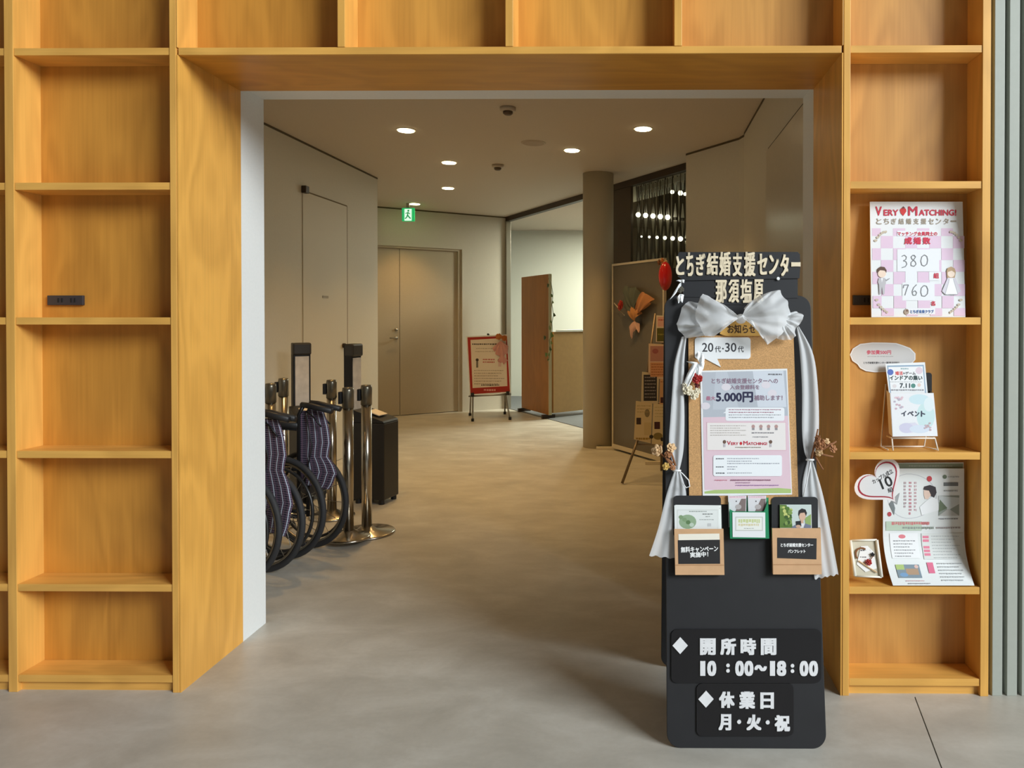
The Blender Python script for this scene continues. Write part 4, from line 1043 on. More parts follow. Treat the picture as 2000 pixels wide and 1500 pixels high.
# speech bubble
bb = thing('speech_bubble_card', 'white speech bubble card pinned on the cork panel', 'card', M0(1411, 716) + nB * .009)
pts = rounded(1357, 659, 1466, 701, 6)
pts = pts[:14] + [(1401, 701), (1408, 717), (1378, 701)] + pts[14:]
outline('card', pts, MBd(.009), nB, .002, M_PAPER, bb)
pr = Print(MBd(.009), nB); DK = (58, 58, 64)
pr.text('20', 1371.5, 670, 1393, 687, DK, .3); pr.text('代', 1396, 676, 1408, 688, DK, .2); pr.oval(1412, 681, 1.7, 1.7, DK, 10); pr.text('30', 1416.5, 670, 1438, 687, DK, .3); pr.text('代', 1441, 676, 1452.5, 688, DK, .2); pr.build(bb)
# campaign poster
po = thing('campaign_poster', 'grey and pink printed poster pinned on the cork panel', 'poster', M0(1458, 967) + nB * .008)
Mp = MBd(.0085)
sheet('paper', [(1367.5, 724), (1537.5, 720), (1547, 966), (1372.5, 968.5)], Mp, nB, .0012, M_PAPER, po)
pr = Print(Mp, nB)
pr.poly([(1371, 727), (1535.5, 723.5), (1540, 830), (1374, 834)], (186, 192, 202))
pr.poly([(1420, 726), (1398, 727), (1392, 800), (1444, 800)], (196, 202, 212)); pr.poly([(1470, 725), (1530, 724), (1536, 795), (1480, 795)], (214, 220, 230))
pr.poly([(1373, 815), (1539, 812), (1545, 955), (1376, 957)], (230, 202, 214)); pr.poly([(1376, 960), (1395, 957), (1470, 955), (1520, 953), (1545, 955), (1545, 963), (1376, 964)], (176, 200, 126))
for cx_, cy_ in ((1418, 756), (1496, 752), (1508, 768), (1378, 793)): pr.oval(cx_, cy_, 9, 7, (226, 220, 228))
MV_ = (140, 116, 134)
pr.text('とちぎ結婚支援センターへの', 1390, 739, 1519, 749, MV_, .35); pr.text('入会登録料を', 1426, 752, 1483, 760.5, MV_, .3); pr.text('最大', 1379, 774, 1397, 782, (176, 116, 140), .3)
pr.text('5.000円', 1399, 766, 1470, 785, (36, 36, 70), .9); pr.text('補助します！', 1473, 772, 1528, 782, MV_, .35)
pr.dashes(1500, 1527, 730, 3, (110, 112, 118))
pr.rrect(1417, 796, 1532, 822, 4, (240, 243, 248)); pr.poly([(1419, 802), (1412, 807), (1419, 807)], (240, 243, 248))
for k in range(4): pr.dashes(1423, 1525 - 14 * (k % 2), 799.5 + 5 * k, 2, (168, 120, 136) if k < 2 else (170, 172, 178))
pr.rect(1380, 824.5, 1535, 880, (240, 234, 232)); pr.ring([(1380, 824.5), (1535, 824.5), (1536, 880), (1381, 880)], [(1381, 825.5), (1534, 825.5), (1535, 879), (1382, 879)], (226, 182, 196))
for k in range(5): pr.dashes(1387, 1457 - 12 * (k % 2), 831 + 4.6 * k, 1.4, (168, 160, 152))
for k in range(4): pr.oval(1471 + 15 * k, 833, 3.4, 3.6, (186, 150, 146)); pr.rect(1468.5 + 15 * k, 836, 1473.5 + 15 * k, 840, (150, 146, 150))
pr.dashes(1468, 1512, 844.5, 2.2, (120, 118, 124)); pr.dashes(1470, 1500, 852.5, 2, (150, 148, 152))
RED = (196, 48, 74)
pr.text('V', 1420, 861.5, 1427, 869, RED, .3); pr.text('ERY', 1428, 864, 1442, 869, RED, .25); pr.oval(1447, 866, 2.6, 3.2, (206, 40, 50), 12); pr.text('M', 1452, 861.5, 1460, 869, RED, .3); pr.text('ATCHING!', 1461, 864, 1498, 869, RED, .25)
pr.dashes(1436, 1486, 873, 2, (160, 150, 140))
for cx_ in (1415, 1505): pr.oval(cx_, 863, 3.2, 3.6, (110, 84, 70)); pr.rect(cx_ - 2, 867, cx_ + 2, 873, (196, 190, 196))
pr.rrect(1393, 889, 1527, 930, 4, (243, 247, 251))
for k, y_ in enumerate((895, 900, 904.5, 911, 915.5, 923)): pr.dashes(1420, (1482, 1468, 1522, 1440, 1436, 1468)[k], y_, 1.8, (150, 154, 164))
for y_ in (895, 911, 923): pr.dashes(1398, 1415, y_, 2.2, (90, 92, 100))
pr.dashes(1396, 1420, 937, 1.8, (206, 120, 140)); pr.dashes(1427, 1505, 936.5, 2.4, (146, 96, 120)); pr.dashes(1437, 1465, 942, 1.6, (160, 120, 150)); pr.dashes(1437, 1521, 947, 1.8, (160, 120, 170))
pr.build(po)
# ---- pockets with leaflets
def pocket(xa, ya, xb, yb_, label, lift=.012, dep=.018):
    t = thing('kraft_pocket', label, 'pocket', MBd(0)((xa + xb) / 2, yb_) + nB * lift, 'kraft paper leaflet pockets')
    Ma, Mf = MBd(.006), MBd(.006 + dep)
    c4 = [(xa, ya), (xb, ya), (xb + 2, yb_), (xa + 2, yb_)]
    f_ = [Mf(*c) for c in c4]; b_ = [p - nB * dep for p in f_]
    mb = MB(); mb.add(f_ + b_, [(0, 1, 2, 3)[::-1], (4, 5, 6, 7), (0, 3, 7, 4), (1, 2, 6, 5), (3, 2, 6, 7)]); mb.build('front', M_KRAFT, t)
    g = [Mf(*c) + nB * .0008 for c in ((xa + 1, yb_ - 20), (xb + 1, yb_ - 20), (xb + 1.5, yb_ - 18.6), (xa + 1.5, yb_ - 18.6))]
    MB().add(g, [(0, 1, 2, 3)]).build('fold', mat('kraft_fold', (188, 142, 100), .8), t)
    return t, MBd(.006 + dep)
def rcard(pts, label, lift=.0092):
    o = outline('backing_card', pts, MBd(lift), nB, .002, M_BOARD); return tag(o, label, 'backing card')
rcard(rounded(1315, 968, 1408, 1050, 8), 'black rounded card behind the left kraft pocket')
rcard(rounded(1507, 970.5, 1597.5, 1050, 8), 'black rounded card behind the right kraft pocket')
pk, Mf = pocket(1317, 1033, 1413, 1123, 'left kraft pocket labelled free campaign in white on black')
pr = Print(Mf, nB); pr.poly([(1325, 1043), (1405, 1042), (1405.5, 1054), (1325.5, 1055)], (246, 240, 226)); pr.poly([(1324, 1055), (1406, 1054), (1406.5, 1101), (1325, 1101.5)], (36, 34, 36))
WH = (244, 244, 244)
pr.text('無料キャンペーン', 1330, 1067, 1402, 1078, WH, .4, 2); pr.text('実施中！', 1348, 1078, 1383, 1088, WH, .4, 3); pr.build(pk, 'label')
def mkL(p):
    p.rect(1322, 995, 1402, 1033, (222, 226, 222)); p.rect(1324, 997, 1401, 1033, (234, 238, 236)); p.oval(1343, 1019, 17, 14, (150, 176, 142))
    for k in range(9): p.oval(1330 + (k * 7) % 28, 1010 + (k * 5) % 20, 4.5, 4, ((96, 128, 84), (196, 212, 196), (132, 160, 120))[k % 3])
    p.dashes(1346, 1380, 998, 2, (170, 176, 172)); p.dashes(1372, 1392, 1003, 2.4, (140, 144, 142)); p.dashes(1378, 1388, 1008, 1.8, (170, 172, 170)); p.dashes(1366, 1394, 1014, 1.8, (180, 184, 182)); p.rect(1382, 1022, 1389, 1028, (206, 208, 208))
leaflet([(1317, 987), (1405, 987), (1407, 1060), (1318, 1060)], (238, 242, 240), mkL, 'white leaflet with a round green photo in the left kraft pocket', 'leaflets in the sign board pockets', MBd(.0145), nB, 0)
leaflet([(1319, 986), (1408.5, 987), (1410, 1060), (1320, 1060)], (232, 236, 232), lambda p: p.dashes(1400, 1407, 992, 2, (190, 194, 190)), 'back leaflet just showing behind the one with the green photo', 'leaflets in the sign board pockets', MBd(.0120), nB, 0)
pk, Mf = pocket(1508, 1031.5, 1603, 1122, 'right kraft pocket with small white lettering on black')
pr = Print(Mf, nB); pr.poly([(1518, 1050), (1595, 1051.5), (1594.5, 1092.5), (1518, 1090)], (36, 34, 36))
pr.text('とちぎ結婚支援センター', 1525, 1061, 1588, 1068, WH, .3); pr.text('パンフレット', 1539, 1073.5, 1573, 1080, WH, .3); pr.build(pk, 'label')
def mkR(p):
    p.rect(1523, 985.5, 1584, 1031, (206, 218, 214))
    p.poly([(1523, 985.5), (1536, 986), (1540, 1000), (1546, 1012), (1548, 1031), (1523, 1031)], (96, 128, 56))
    rr = random.Random(2)
    for k in range(22): p.oval(1526 + rr.uniform(0, 19), 990 + rr.uniform(0, 38), rr.uniform(2, 4.5), rr.uniform(2, 4), ((84, 122, 48), (132, 160, 84), (60, 92, 40), (196, 204, 120))[k % 4])
    p.poly([(1572, 1012), (1584, 1004), (1584, 1031), (1574, 1031)], (150, 176, 106))
    p.poly([(1545, 1031), (1551, 1026), (1562, 1021), (1572, 1022), (1584, 1026), (1584, 1031)], (120, 128, 150)); p.poly([(1560, 1022), (1572, 1022), (1569, 1031), (1562, 1031)], (232, 232, 234))
    p.rect(1563, 1012, 1569, 1022, (214, 172, 148)); p.oval(1567, 1008, 6.5, 9, (222, 182, 158)); p.poly([(1559, 1004), (1560, 997), (1566, 993), (1573, 995), (1576, 1002), (1574, 1008), (1571, 1001), (1563, 1002), (1560, 1008)], (40, 34, 36))
    p.poly([(1554, 1018), (1564, 1017), (1565, 1028), (1555, 1029)], (30, 30, 34)); p.oval(1559, 1028, 5, 3, (216, 176, 150))
leaflet([(1523, 985.5), (1584.5, 986), (1586, 1060), (1524, 1060)], (240, 242, 242), mkR, 'leaflet showing a person in blue holding a phone among greenery', 'leaflets in the sign board pockets', MBd(.0145), nB, 0)
# green card box
gb = thing('green_card_box', 'small green card box with a white label between the pockets', 'card box', M0(1462, 1052) + nB * .012)
M_GRN = mat('box_green', (28, 138, 92), .5)
Mg = MBd(.024)
outline('front', [(1425, 994), (1433, 999), (1492, 999), (1500, 978), (1502.5, 1052), (1426, 1052)], Mg, nB, .0015, M_GRN, gb)
outline('back', [(1422, 972), (1501, 972), (1502, 1051), (1425, 1051)], MBd(.0078), nB, .0015, M_GRN, gb)
for xa in ((1423.5, 1425), (1501, 1502)):
    a0, a1 = MBd(.008)(xa[0], 978), MBd(.008)(xa[1], 1051); MB().add([a0, a1, Mg(xa[1], 1051.5), Mg(xa[0], 982)], [(0, 1, 2, 3)]).build('side', M_GRN, gb)
MB().add([MBd(.008)(1425, 1051), MBd(.008)(1502, 1051), Mg(1502, 1052), Mg(1426, 1052)], [(0, 1, 2, 3)]).build('bottom', M_GRN, gb)
outline('label', [(1430.5, 1000.5), (1494.5, 1001), (1495, 1050), (1431, 1049)], MBd(.0256), nB, .0012, M_PAPER, gb)
pr = Print(MBd(.0256), nB); pr.rect(1436, 1009, 1490, 1037, (206, 208, 204)); pr.rect(1438, 1011, 1488, 1035, (240, 242, 236)); pr.dashes(1442, 1484, 1014, 8, (206, 214, 156)); pr.dashes(1442, 1484, 1023, 5, (222, 212, 176)); pr.dashes(1453, 1473, 1031.5, 1.2, (140, 140, 140)); pr.build(gb)
for k, xa in enumerate((1422, 1460.5)):
    t = thing('card_packet', ('left', 'right')[k] + ' pink topped packet standing in the green box', 'packet', M0(xa + 17, 1030) + nB * .012, 'packets in the green box')
    outline('pouch', [(xa, 968), (xa + 36, 968), (xa + 35, 1030), (xa + 2, 1030)], MBd(.0165), nB, .006, mat('packet_white', (226, 226, 230), .4), t)
    pr = Print(MBd(.0165), nB); pr.rect(xa + 2, 969, xa + 34, 974, (240, 222, 228)); pr.dashes(xa + 3, xa + 33, 970, 1.4, (210, 130, 160)); pr.poly([(xa + 26, 974), (xa + 35, 974), (xa + 34, 999), (xa + 14, 999)], (132, 116, 114)); pr.oval(xa + 16, 979, 1.4, 1.4, (90, 84, 90), 8); pr.oval(xa + 20, 990, 6, 5, (186, 180, 180)); pr.build(t)

# ---- white tulle bow with hanging tails
tb = thing('tulle_bow', 'large white tulle bow with long tails draped round the sign board', 'bow', M0(1446, 640) + nB * .03)
def MT(l): 
    m_ = MBd(l); return lambda p: m_(*p)
T = MT(.030); T2 = MT(.020); T3 = MT(.045)
fan(T3((1444, 621)), [T3(p) for p in ((1418, 606), (1392, 586), (1373, 574), (1362, 592), (1357, 615), (1365, 640), (1377, 657), (1395, 657), (1408, 648), (1420, 634))], nB, .006, 4, M_TULLE, 'bow_loop', tb, 18, 6, .035, .011)
fan(T((1400, 636)), [T2(p) for p in ((1364, 592), (1345, 588), (1333, 600), (1321, 634), (1327, 648), (1340, 660), (1362, 659), (1385, 654))], nB, .006, 5, M_TULLE, 'bow_loop', tb, 16, 6, .02, .011)
fan(T3((1448, 619)), [T3(p) for p in ((1452, 604), (1462, 592), (1480, 580), (1505, 571), (1522, 569), (1535, 590), (1543, 615), (1540, 638), (1520, 658), (1498, 674), (1484, 656), (1473, 635), (1462, 626))], nB, .007, 5, M_TULLE, 'bow_loop', tb, 18, 6, .04, .011)
fan(T((1518, 622)), [T(p) for p in ((1540, 612), (1557, 608), (1568, 618), (1563, 632), (1553, 641), (1554, 656), (1545, 664), (1530, 665), (1516, 662))], nB, .007, 5, M_TULLE, 'bow_loop', tb, 16, 6, .03, .011)
MB().ell(T((1446, 624)) + nB * .012, .018, .014, .016, None, 12, 8).build('knot', M_TULLE, tb, True)
def drape(name, lp, rp, l0, amp, waves, parent, rows=28, cols=18, hem=0.0):
    Ml = MBd(l0)
    def at(pl, t):
        k = t * (len(pl) - 1); i = min(int(k), len(pl) - 2); f_ = k - i
        # smooth through the points
        p0 = pl[max(i - 1, 0)]; p1 = pl[i]; p2 = pl[i + 1]; p3 = pl[min(i + 2, len(pl) - 1)]
        return tuple(.5 * (2 * b_ + (c_ - a_) * f_ + (2 * a_ - 5 * b_ + 4 * c_ - d_) * f_ ** 2 + (3 * b_ - a_ - 3 * c_ + d_) * f_ ** 3) for a_, b_, c_, d_ in zip(p0, p1, p2, p3))
    rs = []
    for i in range(rows + 1):
        t = i / rows; a_ = at(lp, t); b_ = at(rp, t); r = []
        wd = math.hypot(a_[0] - b_[0], a_[1] - b_[1]) / 40
        for j in range(cols + 1):
            u = j / cols
            px_, py_ = a_[0] + (b_[0] - a_[0]) * u, a_[1] + (b_[1] - a_[1]) * u
            if hem and i == rows: py_ += hem * math.sin(u * 26)
            r.append(Ml(px_, py_) + nB * amp * min(1.2, .35 + wd) * math.sin(waves * 2 * PI * u + t * 1.5))
        rs.append(r)
    return MB().grid(rs).build(name, M_TULLE, parent, True)
drape('tail', [(1331, 658), (1317, 710), (1313, 760), (1309, 820), (1307, 870), (1317, 919)], [(1341, 656), (1337, 700), (1336, 760), (1337, 820), (1335, 880), (1327, 919)], .016, .004, 1.5, tb)
drape('tail', [(1556, 640), (1562, 690), (1566, 760), (1566, 840), (1570, 880), (1577, 898)], [(1560, 637), (1588, 690), (1598, 760), (1600, 840), (1593, 880), (1586, 898)], .016, .0045, 1.5, tb)
drape('tail_skirt', [(1317, 919), (1302, 965), (1286, 1030), (1268, 1085)], [(1328, 919), (1340, 962), (1341, 1030), (1342, 1094)], .0040, .0022, 2.6, tb, hem=1.6)
drape('tail_skirt', [(1577, 898), (1567, 948), (1572, 1010), (1591, 1131)], [(1587, 898), (1606, 960), (1621, 1030), (1638, 1122)], .0040, .0022, 2.6, tb, hem=1.6)
for c_, loop in (((1322, 919), [(1324, 918), (1333, 925), (1345, 938), (1347, 950), (1340, 953), (1334, 944)]), ((1582, 898), [(1584, 899), (1580, 920), (1575, 945), (1569, 970)])):
    MB().tube(arc_pts(T(c_), V((1, 0, 0)), nB, .011, 14), .003, 6, True).build('tie', M_RIB, tb, True)
    MB().tube([T(p) for p in loop], .0018, 6).build('cord', M_RIB, tb, True)
# ---- flowers and ribbons
c1 = thing('corsage', 'white ribbon corsage with a red rose beside the poster', 'corsage', M0(1352, 780) + nB * .02)
Tc = MT(.022)
fan(Tc((1365, 708)), [Tc(p) for p in ((1358, 695), (1363, 686), (1372, 690), (1376, 702), (1374, 714))], nB, .004, 2, M_RIB, 'ribbon_loop', c1, bulge=.012)
fan(Tc((1363, 708)), [Tc(p) for p in ((1340, 706), (1352, 712), (1342, 730), (1333, 755), (1334, 772), (1350, 745), (1364, 728))], nB, .003, 3, M_RIB, 'ribbon_tail', c1, bulge=.01)
fan(Tc((1364, 710)), [Tc(p) for p in ((1376, 708), (1374, 720), (1362, 738), (1357, 732))], nB, .003, 2, M_RIB, 'ribbon_tail', c1, bulge=.01)
bloom(Tc((1361, 739)), .019, M_ROSE, c1, nB, 7, 3, 'rose'); bloom(Tc((1361, 753)), .010, mat('dark_rose', (110, 44, 40), .6), c1, nB, 5, 2, 'rosebud')
for p, r_ in (((1343, 762), .019), ((1355, 772), .016), ((1340, 752), .013), ((1361, 765), .013)): bloom(Tc(p), r_, M_CREAM, c1, nB, 6, 2)
def dried(pts, stems, label):
    c = T(pts[0][0]); t = thing('dried_flowers', label, 'dried flowers', c - UPV * .03, 'dried flowers tied to the bow tails')
    for a_, b_ in stems: MB().tube([T(a_) + nB * .005, T(b_) + nB * .01], [.004, .0025], 6).build('stem', M_TWIG, t, True)
    for k, (p, r_, m_) in enumerate(pts): bloom(T(p) + nB * .012, r_, m_, t, nB + V(((-.4, 0, .2), (.3, 0, .3), (0, 0, -.3))[k % 3]), 6, 2)
    return t
dried([((1284, 880), .020, M_DRY2), ((1310, 875), .017, M_DRY2), ((1305, 886), .014, M_DRY), ((1301, 911), .013, mat('dried_yellow', (236, 200, 116), .7)), ((1313, 913), .010, M_DRY)], [((1318, 918), (1300, 895)), ((1314, 905), (1288, 884)), ((1319, 910), (1306, 868)), ((1317, 916), (1302, 912)), ((1292, 880), (1291, 868))], 'dried brown flowers tied to the left tulle tail')
dried([((1600, 868), .020, M_DRY), ((1624, 877), .014, M_DRY), ((1595, 855), .011, M_TWIG), ((1598, 884), .013, M_DRY2), ((1613, 862), .010, M_DRY2)], [((1586, 890), (1632, 862)), ((1588, 884), (1626, 892)), ((1584, 896), (1596, 838)), ((1590, 890), (1606, 917)), ((1604, 870), (1628, 866))], 'dried brown flowers tied to the right tulle tail')
c2 = thing('corsage', 'white ribbon ornament with grey rosette at the header card edge', 'corsage', MBd(.012)(1325, 595))
Th = MT(.016)
fan(Th((1331, 552)), [Th(p) for p in ((1320, 549), (1326, 546), (1337, 547), (1336, 553))], nB, .003, 2, M_RIB, 'ribbon_loop', c2, bulge=.008)
fan(Th((1331, 552)), [Th(p) for p in ((1325, 556), (1314, 575), (1307, 587), (1318, 576), (1330, 560))], nB, .003, 2, M_RIB, 'ribbon_tail', c2, bulge=.006)
bloom(Th((1329, 566)), .012, mat('grey_rosette', (96, 92, 80), .7), c2, nB, 7, 2, 'rosette')
fan(Th((1328, 574)), [Th(p) for p in ((1322, 582), (1325, 593), (1329, 588), (1333, 592), (1336, 576))], nB, .003, 2, M_RIB, 'ribbon_tail', c2, bulge=.006)

# ================================================================== THINGS ON THE RIGHT BOOKCASE
def zshelf(k): return SHZ[k] + HT
NF = V((0, -1, 0))
# checkered poster standee
yA, yB_ = D + .030, D + .085
Mv = lambda px, py: atY(px, py, yA + (yB_ - yA) * (618 - py) / 224)
nV = V((0, -1, .14)).normalized()
vm = thing('poster_stand', 'white and pink checkered poster panel standing on the shelf', 'poster', Mv(1793, 618))
sheet('panel', [(1699, 394), (1880, 394), (1885.5, 619.5), (1702, 619.5)], Mv, nV, .005, M_PAPER, vm, 1, 4)
pr = Print(Mv, nV)
cx_ = [1703, 1720, 1744, 1768, 1791, 1815, 1838, 1861, 1883]; ry_ = [446, 461, 485, 508, 531, 555, 578, 602, 617]
for r in range(8):
    for c in range(8):
        if (r + c) % 2 == 0: pr.rect(cx_[c] + (ry_[r] - 446) * .012, ry_[r], cx_[c + 1] + (ry_[r] - 446) * .012, ry_[r + 1], (232, 204, 226))
PW = (241, 243, 247)
pr.rect(1752, 487, 1834, 530.5, PW); pr.rect(1762, 552, 1825, 587, PW); pr.rect(1768, 530, 1790, 555, PW); pr.rect(1752, 451, 1832, 461, PW); pr.rect(1769, 602, 1826, 614, PW); pr.rect(1814, 531, 1836, 548, PW)
RD = (206, 42, 70)
pr.text('V', 1710, 404, 1721.5, 421, RD, .6); pr.text('ERY', 1726, 410, 1754, 421, RD, .55); pr.poly([(1757, 410), (1761, 406), (1769, 408), (1770, 413), (1764, 422), (1759, 417)], (214, 44, 44)); pr.poly([(1760, 408), (1764, 403), (1768, 407)], (120, 60, 60))
pr.text('M', 1774, 404, 1791, 421, RD, .7); pr.text('ATCHING!', 1795, 410, 1867, 421, RD, .55)
for k, ch in enumerate('とちぎ結婚支援センター'):
    x_ = 1711.5 + 14.55 * k
    if ch == 'ー': pr.text(ch, x_, 431, x_ + 10, 433.5, (164, 150, 132), .2)
    else: pr.text(ch, x_, 427, x_ + 10, 438, (164, 150, 132), .25)
pr.text('マッチング会員同士の', 1752.5, 453, 1830, 460.5, RD, .35)
for k, ch in enumerate('成婚数'): pr.text(ch, 1766.5 + 18 * k, 464, 1780.5 + 18 * k, 477, (214, 40, 74), .6)
PEN = (128, 130, 134)
def stroke(*p): pr.line(p, 1.5, PEN)
stroke((1761, 501), (1766, 498.5), (1770, 502), (1769, 507), (1764, 509.5), (1769, 511), (1771, 516), (1768, 521), (1761, 523))
stroke((1787, 501), (1783, 498.5), (1779, 502), (1781, 506.5), (1787, 511), (1789, 516), (1785, 520.5), (1779, 519), (1779, 513), (1784, 508), (1788, 502), (1785, 498.5))
stroke((1805, 498), (1800, 502), (1798, 510), (1800, 518), (1805, 520), (1810, 516), (1811.5, 508), (1810, 501), (1805, 498))
stroke((1764, 563), (1765, 557), (1774, 556.5), (1770, 567), (1767, 577))
stroke((1790, 556), (1784, 562), (1781, 570), (1783, 577), (1788, 577), (1790, 572), (1787, 568), (1782, 571))
stroke((1804, 558), (1799, 563), (1798, 571), (1800, 578), (1806, 579), (1811, 574), (1812, 566), (1809, 559), (1804, 558))
pr.text('組', 1823, 533.5, 1833, 543.5, RD, .4); pr.text('名', 1818, 588.5, 1826, 597, RD, .4); pr.text('とちぎ未来クラブ', 1778, 605.5, 1823, 612, (70, 110, 170), .3); pr.oval(1770, 609, 5, 5.5, (176, 156, 140)); pr.oval(1771, 607, 2.5, 2, (120, 86, 70))
TAN = (206, 192, 172)
for sx, cx0, cy0 in ((1, 1714, 470), (-1, 1872, 470), (1, 1716, 600), (-1, 1872, 600)):
    up = cy0 < 500
    for k in range(6):
        a_ = k / 5; x_ = cx0 + sx * (a_ * 20 - 4); y_ = cy0 - (1 - (1 - a_) ** 2) * 17 if up else cy0 - 14 + a_ ** .6 * 24
        pr.oval(x_, y_, 3.4 - .25 * k, 2.4, TAN)
# groom and bride drawings
pr.oval(1722, 535, 8, 7.5, (246, 222, 202)); pr.poly([(1713, 534), (1713, 526), (1719, 521), (1727, 522), (1731, 528), (1730.5, 534), (1728, 529), (1718, 528)], (96, 66, 50)); pr.poly([(1716, 543), (1728, 543), (1730, 553), (1728, 558), (1727, 575), (1723.5, 575), (1722, 560), (1720, 575), (1717, 575), (1716, 556), (1714, 551)], (196, 194, 198)); pr.poly([(1720, 543), (1724, 543), (1722, 552)], (248, 248, 250)); pr.line([(1728, 546), (1732, 548), (1737, 544)], 1.6, (170, 168, 172))
pr.poly([(1848, 530), (1850, 524), (1857, 521), (1864, 525), (1866, 532), (1864, 543), (1849, 543)], (190, 158, 122)); pr.oval(1857, 535, 7, 7, (248, 226, 208)); pr.poly([(1850, 532), (1853, 525), (1863, 528), (1864, 533), (1858, 529)], (190, 158, 122))
pr.poly([(1850, 543), (1865, 543), (1876, 569), (1868, 574), (1844, 574), (1839, 569)], (220, 216, 226)); pr.poly([(1853, 544), (1861, 544), (1863, 552), (1870, 575), (1845, 575), (1852, 552)], (250, 250, 252)); pr.line([(1853, 545), (1852, 552), (1845, 575), (1858, 577), (1870, 575), (1863, 552), (1861, 545)], .9, (170, 170, 176))
pr.build(vm)
# wavy price sign
C6 = lambda x, y: (1640 + x / 6.25, 640 + y / 6.25)
wavy = [C6(*p) for p in ((125, 330), (160, 255), (250, 198), (400, 180), (560, 182), (690, 188), (770, 214), (860, 248), (925, 315), (925, 390), (890, 430), (800, 480), (690, 520), (560, 540), (430, 545), (320, 530), (250, 495), (215, 445), (155, 405))]
Mw = lambda a, b: atY(a, b, D + DEP - .004)
ws = thing('price_sign', 'wavy edged pale sign with red lettering behind the event box', 'sign', Mw(1725, 727))
outline('card', wavy, Mw, NF, .002, M_PAPER, ws)
inn = [((p[0] - 1724) * .965 + 1724, (p[1] - 698) * .93 + 698) for p in wavy]
pr = Print(Mw, NF); pr.poly(inn, (212, 212, 212)); pr.text('参加費500円', 1692.5, 684, 1740, 692, (206, 92, 112), .35); pr.dashes(1694, 1746, 695.5, 1.6, (170, 168, 168)); pr.text('とちぎ結婚支援センター', 1686.5, 706.5, 1730, 710.5, (80, 80, 82), .2); pr.dashes(1731, 1756, 706.5, 4, (110, 110, 112)); pr.build(ws)
# event box on a wire stand
yE0, yE1 = D + .03, D + .062
Mx_ = lambda a, b: atY(a, b, yE0 + (yE1 - yE0) * (853 - b) / 90)
nX = V((0, -1, .2)).normalized()
st = thing('wire_stand', 'small white bent wire stand under the event box', 'stand', V((Mx_(1784, 853).x, D + .05, zshelf(4))))
zs = zshelf(4) + .004
M_WIRE = mat('white_wire', (236, 226, 212), .4)
fl_, fr_ = Mx_(1741, 856) + nX * .004, Mx_(1825, 856) + nX * .004
for a_ in (fl_, fr_):
    MB().tube([V((a_.x + (0 if a_ is fl_ else .006), a_.y - .012, zs)), a_, a_ + V((0, .05, .0))], .0028, 6).build('front_leg', M_WIRE, st, True)
MB().tube([fl_, fr_], .0028, 6).build('front_bar', M_WIRE, st, True)
bl_, brr = V((fl_.x - .015, D + .095, zs)), V((fr_.x - .01, D + .095, zs))
MB().tube([bl_, brr], .0028, 6).build('rear_bar', M_WIRE, st, True)
MB().tube([V((fl_.x - .012, D + .03, zs)), bl_, atY(1730, 750, D + .10)], .0028, 6).build('rear_leg', M_WIRE, st, True); MB().tube([V((fr_.x + .010, D + .03, zs)), brr, atY(1822, 768, D + .10)], .0028, 6).build('rear_leg', M_WIRE, st, True)
eb = thing('event_box', 'open white box printed with pale blue watercolour on the wire stand', 'box', Mx_(1786, 853))
cE = [(1738, 767.5), (1823.5, 767.5), (1831.5, 852), (1743, 853)]
f_ = [Mx_(*c) for c in cE]; bk_ = [p + V((0, .036, .006)) for p in f_]
MB().add(f_ + bk_, [(3, 2, 1, 0), (4, 5, 6, 7), (0, 4, 7, 3), (1, 2, 6, 5), (3, 7, 6, 2)]).build('box', mat('box_board', (226, 220, 210), .6), eb)
pr = Print(Mx_, nX); pr.poly([(1739, 768), (1823, 768), (1831, 851.5), (1743.5, 852.5)], (236, 238, 242))
for x_, y_, rx, ry, cl in ((1790, 800, 30, 26, (212, 230, 238)), (1776, 826, 22, 20, (222, 220, 236)), (1808, 812, 18, 26, (204, 230, 232)), (1795, 780, 20, 10, (206, 230, 238)), (1770, 836, 14, 10, (210, 208, 230)), (1814, 790, 10, 14, (226, 238, 242)), (1796, 838, 20, 8, (216, 226, 240))): pr.oval(x_, y_, rx, ry, cl)
rr = random.Random(4)
for k in range(16): pr.oval(1750 + rr.uniform(-4, 14), 774 + rr.uniform(0, 26), 2.6, 2, ((226, 196, 206), (206, 172, 186), (190, 180, 196))[k % 3], 8)
for k in range(10): pr.oval(1812 + rr.uniform(-6, 6), 834 + rr.uniform(-8, 8), 2.2, 1.8, ((206, 182, 190), (196, 170, 176))[k % 2], 8)
for k, (ch, xa, ya, xb, yb2) in enumerate((('イ', 1760.5, 803, 1769.5, 812.5), ('ベ', 1772.5, 803.5, 1784, 812), ('ン', 1787, 803.5, 1795, 813), ('ト', 1799, 803, 1806.5, 813.5))): pr.text(ch, xa, ya, xb, yb2, (56, 62, 82), .55)
pr.build(eb)
Mfl = lambda a, b: atY(a, b, yE1 + .012 + .02 * (768 - b) / 60)
